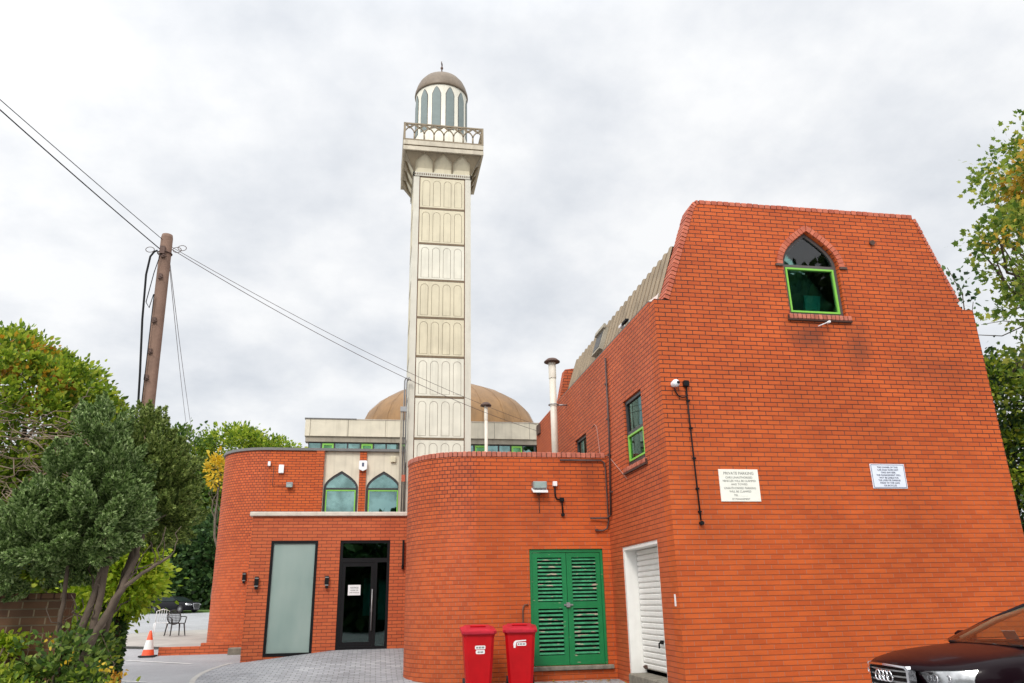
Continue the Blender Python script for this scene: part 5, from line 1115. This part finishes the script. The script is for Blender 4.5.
# ================================================================== vegetation
M['bark'] = plain('grey_brown_bark', (.13, .095, .07), .95, var=.45, vs=7, bump=1.0, bs=22, drip=.5)
M['bark_pale'] = plain('pale_twigs', (.25, .185, .13), .9, var=.4, vs=9)
M['ivy_bark'] = plain('dark_bark', (.07, .042, .025), .95, var=.5, vs=10, bump=1, bs=25)
LM = {
 'conifer': leafmat('conifer_foliage', [(.04, .08, .018), (.11, .18, .045), (.23, .34, .10), (.46, .56, .26)], .08),
 'conifer_warm': leafmat('conifer_foliage_olive', [(.05, .085, .015), (.13, .19, .04), (.24, .31, .07), (.42, .48, .15)], .08),
 'creeper': leafmat('creeper_leaves', [(.06, .12, .012), (.16, .26, .02), (.30, .40, .03), (.48, .52, .06)], .4),
 'orange': leafmat('autumn_leaves', [(.30, .12, .01), (.50, .26, .02), (.55, .38, .03)], .35),
 'yellow': leafmat('yellow_leaves', [(.50, .32, .01), (.65, .42, .02), (.60, .46, .05)], .35),
 'broad': leafmat('broad_leaves', [(.03, .07, .012), (.07, .14, .02), (.13, .21, .03), (.21, .28, .05)], .3),
 'broad_dark': leafmat('dark_broad_leaves', [(.012, .035, .01), (.03, .075, .018), (.06, .12, .03), (.10, .17, .05)], .25),
 'lime': leafmat('bright_leaves', [(.14, .24, .012), (.28, .42, .02), (.42, .52, .03), (.52, .58, .06)], .45),
 'maple': leafmat('maple_leaves', [(.05, .11, .015), (.12, .20, .025), (.24, .32, .04), (.42, .42, .07)], .45),
 'maple_gold': leafmat('golden_maple_leaves', [(.35, .22, .02), (.55, .34, .03), (.62, .45, .08)], .45),
}
STAR = [(0, 0), (.10, -.30), (.02, -.46), (.34, -.34), (.52, -.55), (.60, -.24), (1.0, 0), (.60, .24), (.52, .55), (.34, .34), (.02, .46), (.10, .30)]
def limb(mb, a, b, r0, r1, n=6, wob=.12, seg=7):
    a, b = Vector(a), Vector(b); d = (b-a).length; pts = []
    for i in range(n+1):
        t = i/n; p = a.lerp(b, t)
        if 0 < i < n: p += Vector((random.gauss(0, 1), random.gauss(0, 1), random.gauss(0, .5)))*d*wob/n*1.2
        pts.append(p)
    mb.tube(pts, [r0+(r1-r0)*i/n for i in range(n+1)], seg, cap=False); return pts
def tree(name, label, cat, base, trunk_top, tr, blobs, nleaf, lsize, lm, group=None, nclump=None, spread=.35, tmpl=None, extra=None, limbs=9, bark='bark', shell=.7, rn=.12):
    t = place(name, label, cat, base, group); mb = MB()
    top = Vector(trunk_top); pts = limb(mb, base, top, tr, tr*.45, 7, .15, 9)
    for i in range(limbs):
        b = random.choices(blobs, [x[1][0]*x[1][2] for x in blobs])[0]; c = Vector(b[0]); d = Vector((random.gauss(0, 1), random.gauss(0, 1), random.gauss(.3, .8))).normalized()
        e = c+Vector((d.x*b[1][0], d.y*b[1][1], d.z*b[1][2]))*.8; s = pts[random.randint(3, len(pts)-1)]; q = limb(mb, s, e, tr*.35, tr*.07, 6, .25, 6)
        for _ in range(3):
            s2 = q[random.randint(2, 5)]; limb(mb, s2, s2+Vector((random.gauss(0, 1), random.gauss(0, 1), random.gauss(.2, .7)))*b[1][0]*.4, tr*.1, tr*.03, 4, .3, 5)
    mb.build('trunk', M[bark], t)
    P, D = clumps(blobs, nclump or max(20, nleaf//60), nleaf, spread, shell, rn)
    sz = lsize*(.6+.8*rng.random(len(P))); leaves('crown', P, D, sz, LM[lm], t, tmpl)
    for (bl, n, m2, sp) in (extra or []):
        P, D = clumps(bl, max(4, n//40), n, sp, .6); leaves('crown', P, D, lsize*(.6+.8*rng.random(len(P))), LM[m2], t, tmpl)
    return t
# conifer in the foreground: four leaning stems, billowing blue-green sprays
def conifer(label, name, blobs, stems, nclump, per, lm, base):
    t = place(name, label, 'tree', base)
    mb = MB()
    for pts, r0, r1 in stems:
        K = []; V = [Vector(p) for p in pts]
        for a, b in zip(V, V[1:]):
            for i in range(4): K.append(a.lerp(b, i/4)+Vector((random.gauss(0, .008), random.gauss(0, .008), 0)))
        K.append(V[-1]); n = len(K); mb.tube(K, [(r0+(r1-r0)*i/(n-1))*(1+random.uniform(-.09, .09)) for i in range(n)], 9)
        for i in range(4): s = K[random.randint(n//2, n-1)]; limb(mb, s, s+Vector((random.gauss(0, .15), random.gauss(0, .12), random.uniform(.15, .4))), r1*.4, .004, 5, .3, 5)
    mb.build('trunk', M['bark'], t)
    vol = np.array([b[1][0]*b[1][2] for b in blobs]); vol = vol/vol.sum(); Ps = []; Ds = []
    for b, f in zip(blobs, vol):
        k = int(nclump*f); d = rng.normal(size=(k, 3)); d /= np.linalg.norm(d, axis=1, keepdims=True); rad = .80+.26*rng.random((k, 1))
        c = np.array(b[0])+d*rad*np.array(b[1])*(1+.10*rng.normal(size=(k, 1)))
        ax = d*.75+np.array([0, 0, .55])+rng.normal(size=(k, 3))*.25; ax /= np.linalg.norm(ax, axis=1, keepdims=True)
        # each clump: an upswept plume; sprays fan out from its axis
        s = rng.random((k, per, 1)); Lp = (.17+.15*rng.random((k, 1, 1)))
        side = rng.normal(size=(k, per, 3)); side -= (side*ax[:, None, :]).sum(2, keepdims=True)*ax[:, None, :]; side /= np.linalg.norm(side, axis=2, keepdims=True)
        w_ = np.sin(np.clip(s*1.0+.12, 0, 1)*PI)*.05*(Lp/.2)
        Ps.append((c[:, None, :]+ax[:, None, :]*s*Lp+side*w_).reshape(-1, 3)); Ds.append((ax[:, None, :]*.9+side*.8).reshape(-1, 3))
    P, D = np.concatenate(Ps), np.concatenate(Ds)
    leaves('crown', P, D, .032*(.6+.8*rng.random(len(P))), LM[lm], t, [(0, -.12), (.4, -.26), (1, 0), (.4, .26), (0, .12)])
    return t
stemsA = [([(-2.88, 8.28, -.05), (-2.86, 8.3, .92), (-2.89, 8.3, 1.47), (-2.93, 8.35, 2.1)], .028, .018),
          ([(-2.82, 8.3, -.05), (-2.77, 8.3, 1.03), (-2.67, 8.3, 1.56), (-2.55, 8.35, 2.15)], .044, .026),
          ([(-2.72, 8.25, -.05), (-2.66, 8.3, .92), (-2.60, 8.3, 1.46), (-2.57, 8.35, 2.3)], .046, .026),
          ([(-2.74, 8.2, -.05), (-2.69, 8.2, .92), (-2.54, 8.2, 1.37), (-2.37, 8.2, 1.73), (-2.30, 8.3, 2.05), (-2.34, 8.5, 2.3)], .042, .022),
          ([(-2.37, 8.2, 1.73), (-2.20, 8.2, 1.88), (-1.97, 8.22, 2.04)], .022, .012)]
blobsA = [((-3.2, 8.5, 2.25), (.42, .42, .38)), ((-3.0, 8.5, 2.72), (.27, .32, .34)), ((-2.82, 8.5, 3.08), (.18, .24, .34)), ((-2.66, 8.45, 2.75), (.24, .3, .36)), ((-2.7, 8.3, 2.4), (.34, .36, .36)), ((-3.35, 8.5, 1.98), (.42, .38, .20)), ((-2.9, 8.35, 2.10), (.34, .3, .2)), ((-3.9, 8.8, 1.9), (.3, .35, .22))]
conifer('blue-green bushy conifer on bare leaning stems in the left foreground', 'conifer_tree', blobsA, stemsA, 400, 430, 'conifer', (-2.75, 8.3, 0))
blobsB = [((-2.48, 8.95, 2.92), (.30, .36, .40)), ((-2.62, 9.0, 3.25), (.2, .25, .26)), ((-2.32, 9.0, 3.0), (.17, .2, .24)), ((-2.28, 8.95, 2.65), (.26, .33, .32)), ((-2.55, 9.0, 2.55), (.33, .4, .31)), ((-2.22, 8.95, 2.5), (.18, .28, .18))]
conifer('olive green conifer just behind the blue-green one, right side', 'conifer_tree', blobsB, [([(-2.80, 9.1, -.05), (-2.76, 9.1, 1.2), (-2.5, 9.0, 2.4)], .05, .03)], 260, 400, 'conifer_warm', (-2.80, 9.1, 0))
# overgrown creeper mound behind the conifer
bb = [((-6.2, 13.6, 3.9), (1.35, 1.5, 2.15)), ((-5.3, 13.6, 3.8), (1.0, 1.2, 1.75)), ((-4.72, 13.7, 3.4), (.70, 1.0, 1.65)), ((-5.9, 13.4, 2.2), (1.6, 1.4, 1.8)), ((-8.2, 14.2, 3.3), (1.6, 1.5, 2.2))]
ob = [((-6.2, 13.2, 5.45), (.9, .6, .35)), ((-5.5, 13.0, 5.0), (.4, .4, .35))]
tree('overgrown_tree', 'large tree smothered in yellow-green creeper with orange leaves at its top', 'tree', (-6, 13.8, 0), (-6, 13.8, 3.8), .16, bb, 90000, .075, 'creeper', nclump=2400, spread=.085, extra=[(ob, 1000, 'orange', .12)], limbs=14, shell=.9, rn=.03)
mb = MB()
for i in range(190):
    s = Vector((random.uniform(-6.3, -4.6), random.uniform(11.95, 12.6), random.uniform(2.3, 4.3))); d = Vector((random.gauss(.4, 1), random.gauss(0, .3), random.gauss(.1, .6))).normalized()
    q = limb(mb, s, s+d*random.uniform(.4, 1.2), .009, .003, 6, .5, 4)
tag(mb.build('bare_twigs', M['bark_pale']), 'tangle of bare pale twigs hanging on the creeper-covered tree', 'twigs', None, 'stuff')
# ivy-clad trunk with bright foliage
tree('young_tree', 'bright yellow-green young tree with dark ivy-clad trunk beside the car park', 'tree', (-3.08, 10.5, 0), (-3.08, 10.5, 2.3), .095, [((-3.15, 10.6, 1.98), (.42, .5, .4)), ((-2.85, 10.4, 1.85), (.22, .35, .32)), ((-3.3, 10.6, 1.6), (.28, .3, .3)), ((-2.85, 10.5, 2.2), (.18, .3, .2))], 8500, .06, 'lime', nclump=260, spread=.085, bark='ivy_bark', limbs=8, shell=.45)
mb = MB()
ti = rng.random(2600)*2*PI; P = np.stack([-3.08+np.cos(ti)*(.10+.05*rng.random(2600)), 10.5+np.sin(ti)*(.11+.05*rng.random(2600)), rng.random(2600)*2.0], 1); leaves('ivy', P, np.stack([np.cos(ti), np.sin(ti), ti*0-.5], 1)+rng.normal(size=(2600, 3))*.5, .055, LM['broad_dark'], bpy.data.objects['young_tree']) 
# undergrowth at the foot
def shrub(label, blobs, n, size, lm, base, flowers=None, spread=.06, name='shrub'):
    t = place(name, label, 'shrub', base); mb = MB()
    for i in range(14):
        b = random.choice(blobs); limb(mb, (base[0]+random.gauss(0, .08), base[1]+random.gauss(0, .08), base[2]-.05), Vector(b[0])+Vector((random.gauss(0, .5)*b[1][0], random.gauss(0, .5)*b[1][1], random.gauss(0, .5)*b[1][2])), .01, .003, 5, .3, 5)
    mb.build('stems', M['bark_pale'], t); P, D = clumps(blobs, max(12, n//26), n, spread, .35); leaves('foliage', P, D, size*(.6+.8*rng.random(len(P))), LM[lm], t)
    if flowers:
        for (p, m_, k) in flowers:
            Q = np.array(p)+rng.normal(size=(k, 3))*.025; leaves('flower', Q, rng.normal(size=(k, 3)), .035, LM[m_], t)
    return t
shrub('low bright green shrub at the bottom left under the garden wall', [((-3.35, 7.9, .85), (.4, .3, .28)), ((-3.0, 7.7, .72), (.25, .3, .25))], 3600, .045, 'creeper', (-3.2, 7.9, 0))
shrub('leafy shrub with orange flowers at the edge of the car park', [((-2.35, 7.7, .62), (.25, .3, .36)), ((-2.14, 7.6, .66), (.16, .25, .24))], 2600, .04, 'creeper', (-2.3, 7.7, 0), [((-2.09, 7.45, 1.02), 'orange', 26), ((-2.12, 7.45, .98), 'orange', 26), ((-2.17, 7.4, 1.10), 'yellow', 14)])
shrub('tall straggling weeds round the foot of the conifer stems', [((-2.75, 7.95, .85), (.35, .2, .5)), ((-2.85, 8.9, 1.0), (.2, .2, .4))], 4200, .05, 'broad', (-2.7, 8.0, 0), [((-2.6, 7.75, 1.15), 'yellow', 8), ((-2.75, 7.75, 1.3), 'yellow', 6)])
shrub('leafy bramble spreading round the ivy-clad trunk', [((-3.05, 9.9, 1.0), (.2, .3, .4)), ((-3.1, 9.8, .8), (.24, .3, .4)), ((-3.15, 9.6, 1.3), (.2, .3, .25))], 2800, .05, 'creeper', (-2.7, 9.8, 0))
shrub('spray of yellow-green leaves growing over the brown garden wall', [((-3.5, 8.45, 1.25), (.28, .12, .10))], 420, .05, 'lime', (-3.6, 8.45, .9), spread=.04)
# trees beyond the car park
g = 'trees beyond the car park'
far = [((-25.5, 80), 17.5, 5, 'broad_dark', 'dark tree beyond the car park, hidden behind the conifer'), ((-19.6, 79), 18.2, 4.0, 'broad', 'green tree beyond the car park nearest the conifer'), ((-14.6, 81), 19.2, 3.6, 'creeper', 'tallest green tree beyond the car park, left of the brick corner'),
       ((-11.3, 83), 18.2, 2.9, 'creeper', 'yellow-green tree crown just showing above the curved brick wall'), ((-31, 84), 17, 6, 'broad_dark', 'dark far tree at the left edge behind the garden wall')]
for (x, y), h, r, lm, lb in far:
    gz = ground_z(x, y); bl = [((x, y, h-r*.95), (r, r, r*.95)), ((x-r*.4, y, h-r*1.9), (r*1.05, r, r)), ((x+r*.45, y-.5, h-r*2.1), (r, r, r*1.1)), ((x, y-.5, h*.38), (r*1.15, r, r*1.25)), ((x+r*.2, y-1, h*.2), (r*1.2, r, r*.9))]
    tree('broadleaf_tree', lb, 'tree', (x, y, gz), (x, y, h*.55), .4, bl, 42000, .30, lm, g, nclump=1300, spread=.42, limbs=12, shell=.65, rn=.05)
for (x, y, h, r, lm, lb) in ((-18.5, 73, 7.5, 3.2, 'broad_dark', 'dark bush behind the black car'), (-13.2, 74, 9.5, 3.2, 'broad_dark', 'dark leafy bush left of the brick corner'), (-24, 74, 8, 3.6, 'broad_dark', 'dark bush left of the black car')):
    tree('hedge_tree', lb, 'bush', (x, y, ground_z(x, y)), (x, y, h*.5), .2, [((x, y, h*.62), (r, r*.8, h*.38)), ((x+.6, y-.5, h*.3), (r*1.1, r*.8, h*.33))], 8000, .38, lm, 'bushes on the verge', nclump=260, spread=.45, limbs=7)
tree('golden_tree', 'small tree with bright yellow leaves beside the brick corner', 'tree', (-10.9, 60, ground_z(0, 60)), (-11.6, 60, 10), .12, [((-11.9, 60, 11.1), (.5, .5, 1.1))], 300, .30, 'yellow', nclump=22, spread=.22, limbs=5)
# right: maple reaching in, dense tree behind the gable
tree('maple_tree', 'maple with green and golden leaves reaching in at the right edge', 'tree', (16.8, 15.5, 0), (16.2, 15, 7.5), .2,
     [((15.6, 14, 10.8), (1.1, 1.1, .9)), ((14.5, 14, 9.35), (.95, .9, .6)), ((14.9, 14, 8.4), (1.1, 1.0, .4)), ((14.4, 14, 7.55), (.85, .9, .25)), ((16.3, 14.5, 9.6), (1.5, 1.5, 2.0)), ((15.5, 14.2, 6.8), (1.1, 1.0, .5)), ((15.2, 14.2, 5.9), (1.1, 1.0, .5)), ((15.8, 14.4, 5.2), (1.2, 1.0, .6)), ((16.8, 15, 12.0), (1.4, 1.4, 1.4))],
     8500, .125, 'maple', nclump=440, spread=.17, tmpl=STAR, extra=[([((15.7, 13.7, 11.2), (.7, .7, .6)), ((15.5, 13.6, 10.2), (.5, .6, .4))], 1500, 'maple_gold', .2), ([((14.6, 13.5, 9.4), (.9, .7, .5))], 90, 'maple_gold', .2)], limbs=22, shell=.35, rn=.04)
tree('broadleaf_tree', 'dense dark tree close behind the right edge of the gable', 'tree', (15.6, 17.5, 0), (15.6, 17.5, 4), .25,
     [((15.6, 17.2, 5.6), (1.9, 1.6, 1.6)), ((15.4, 17.2, 3.8), (1.9, 1.6, 2.0)), ((16.0, 17.2, 1.6), (2.2, 1.6, 1.8)), ((15.0, 17, 6.9), (.9, .8, .6))],
     26000, .11, 'broad_dark', nclump=900, spread=.2, extra=[([((15.1, 16.2, 6.3), (1.2, .8, .8)), ((15.2, 16.0, 4.6), (1.2, .6, .9))], 3200, 'creeper', .18)], limbs=14)
tree('ash_tree', 'feathery treetop peeping over the right slope of the gable', 'tree', (15.4, 18, 0), (15.0, 18, 8.2), .12, [((16.15, 18, 10.2), (.28, .4, .45)), ((16.35, 18, 9.5), (.35, .5, .45))], 130, .14, 'broad_dark', nclump=26, spread=.16, limbs=6, shell=.2)

# unseen trees added behind the camera, heights set to darken reflections in the glass
bl = [((x, -24+rng.normal()*2, (3.0 if x < 18 else 10)+rng.normal()*.6), (3.4, 2.2, (3.2 if x < 18 else 12)+rng.random()*2)) for x in range(-34, 46, 5)]
P, D = clumps(bl, 2200, 44000, .7, .8); tag(leaves('reflection_tree_line', P, D, .9*(.6+.8*rng.random(len(P))), LM['broad_dark']), 'unseen line of dark trees added behind the camera for the glass reflections', None, None, 'stuff')

# litter of fallen leaves along the wall foot
n = 420; u = rng.random(n); xx = 1.2+u*5.5; yy = np.where(xx < 4.4, 14.5-rng.random(n)**2*1.6, 11.15-rng.random(n)**2*1.0)
P = np.stack([xx, yy, np.array([ground_z(a, b) for a, b in zip(xx, yy)])+.012], 1); D = rng.normal(size=(n, 3)); D[:, 2] *= .08
tag(leaves('fallen_leaves', P, D, .05*(.6+.8*rng.random(n)), LM['orange'], nrm=np.tile([0, 0, 1.0], (n, 1))*3), 'dry leaves scattered along the foot of the brick walls', None, None, 'stuff')
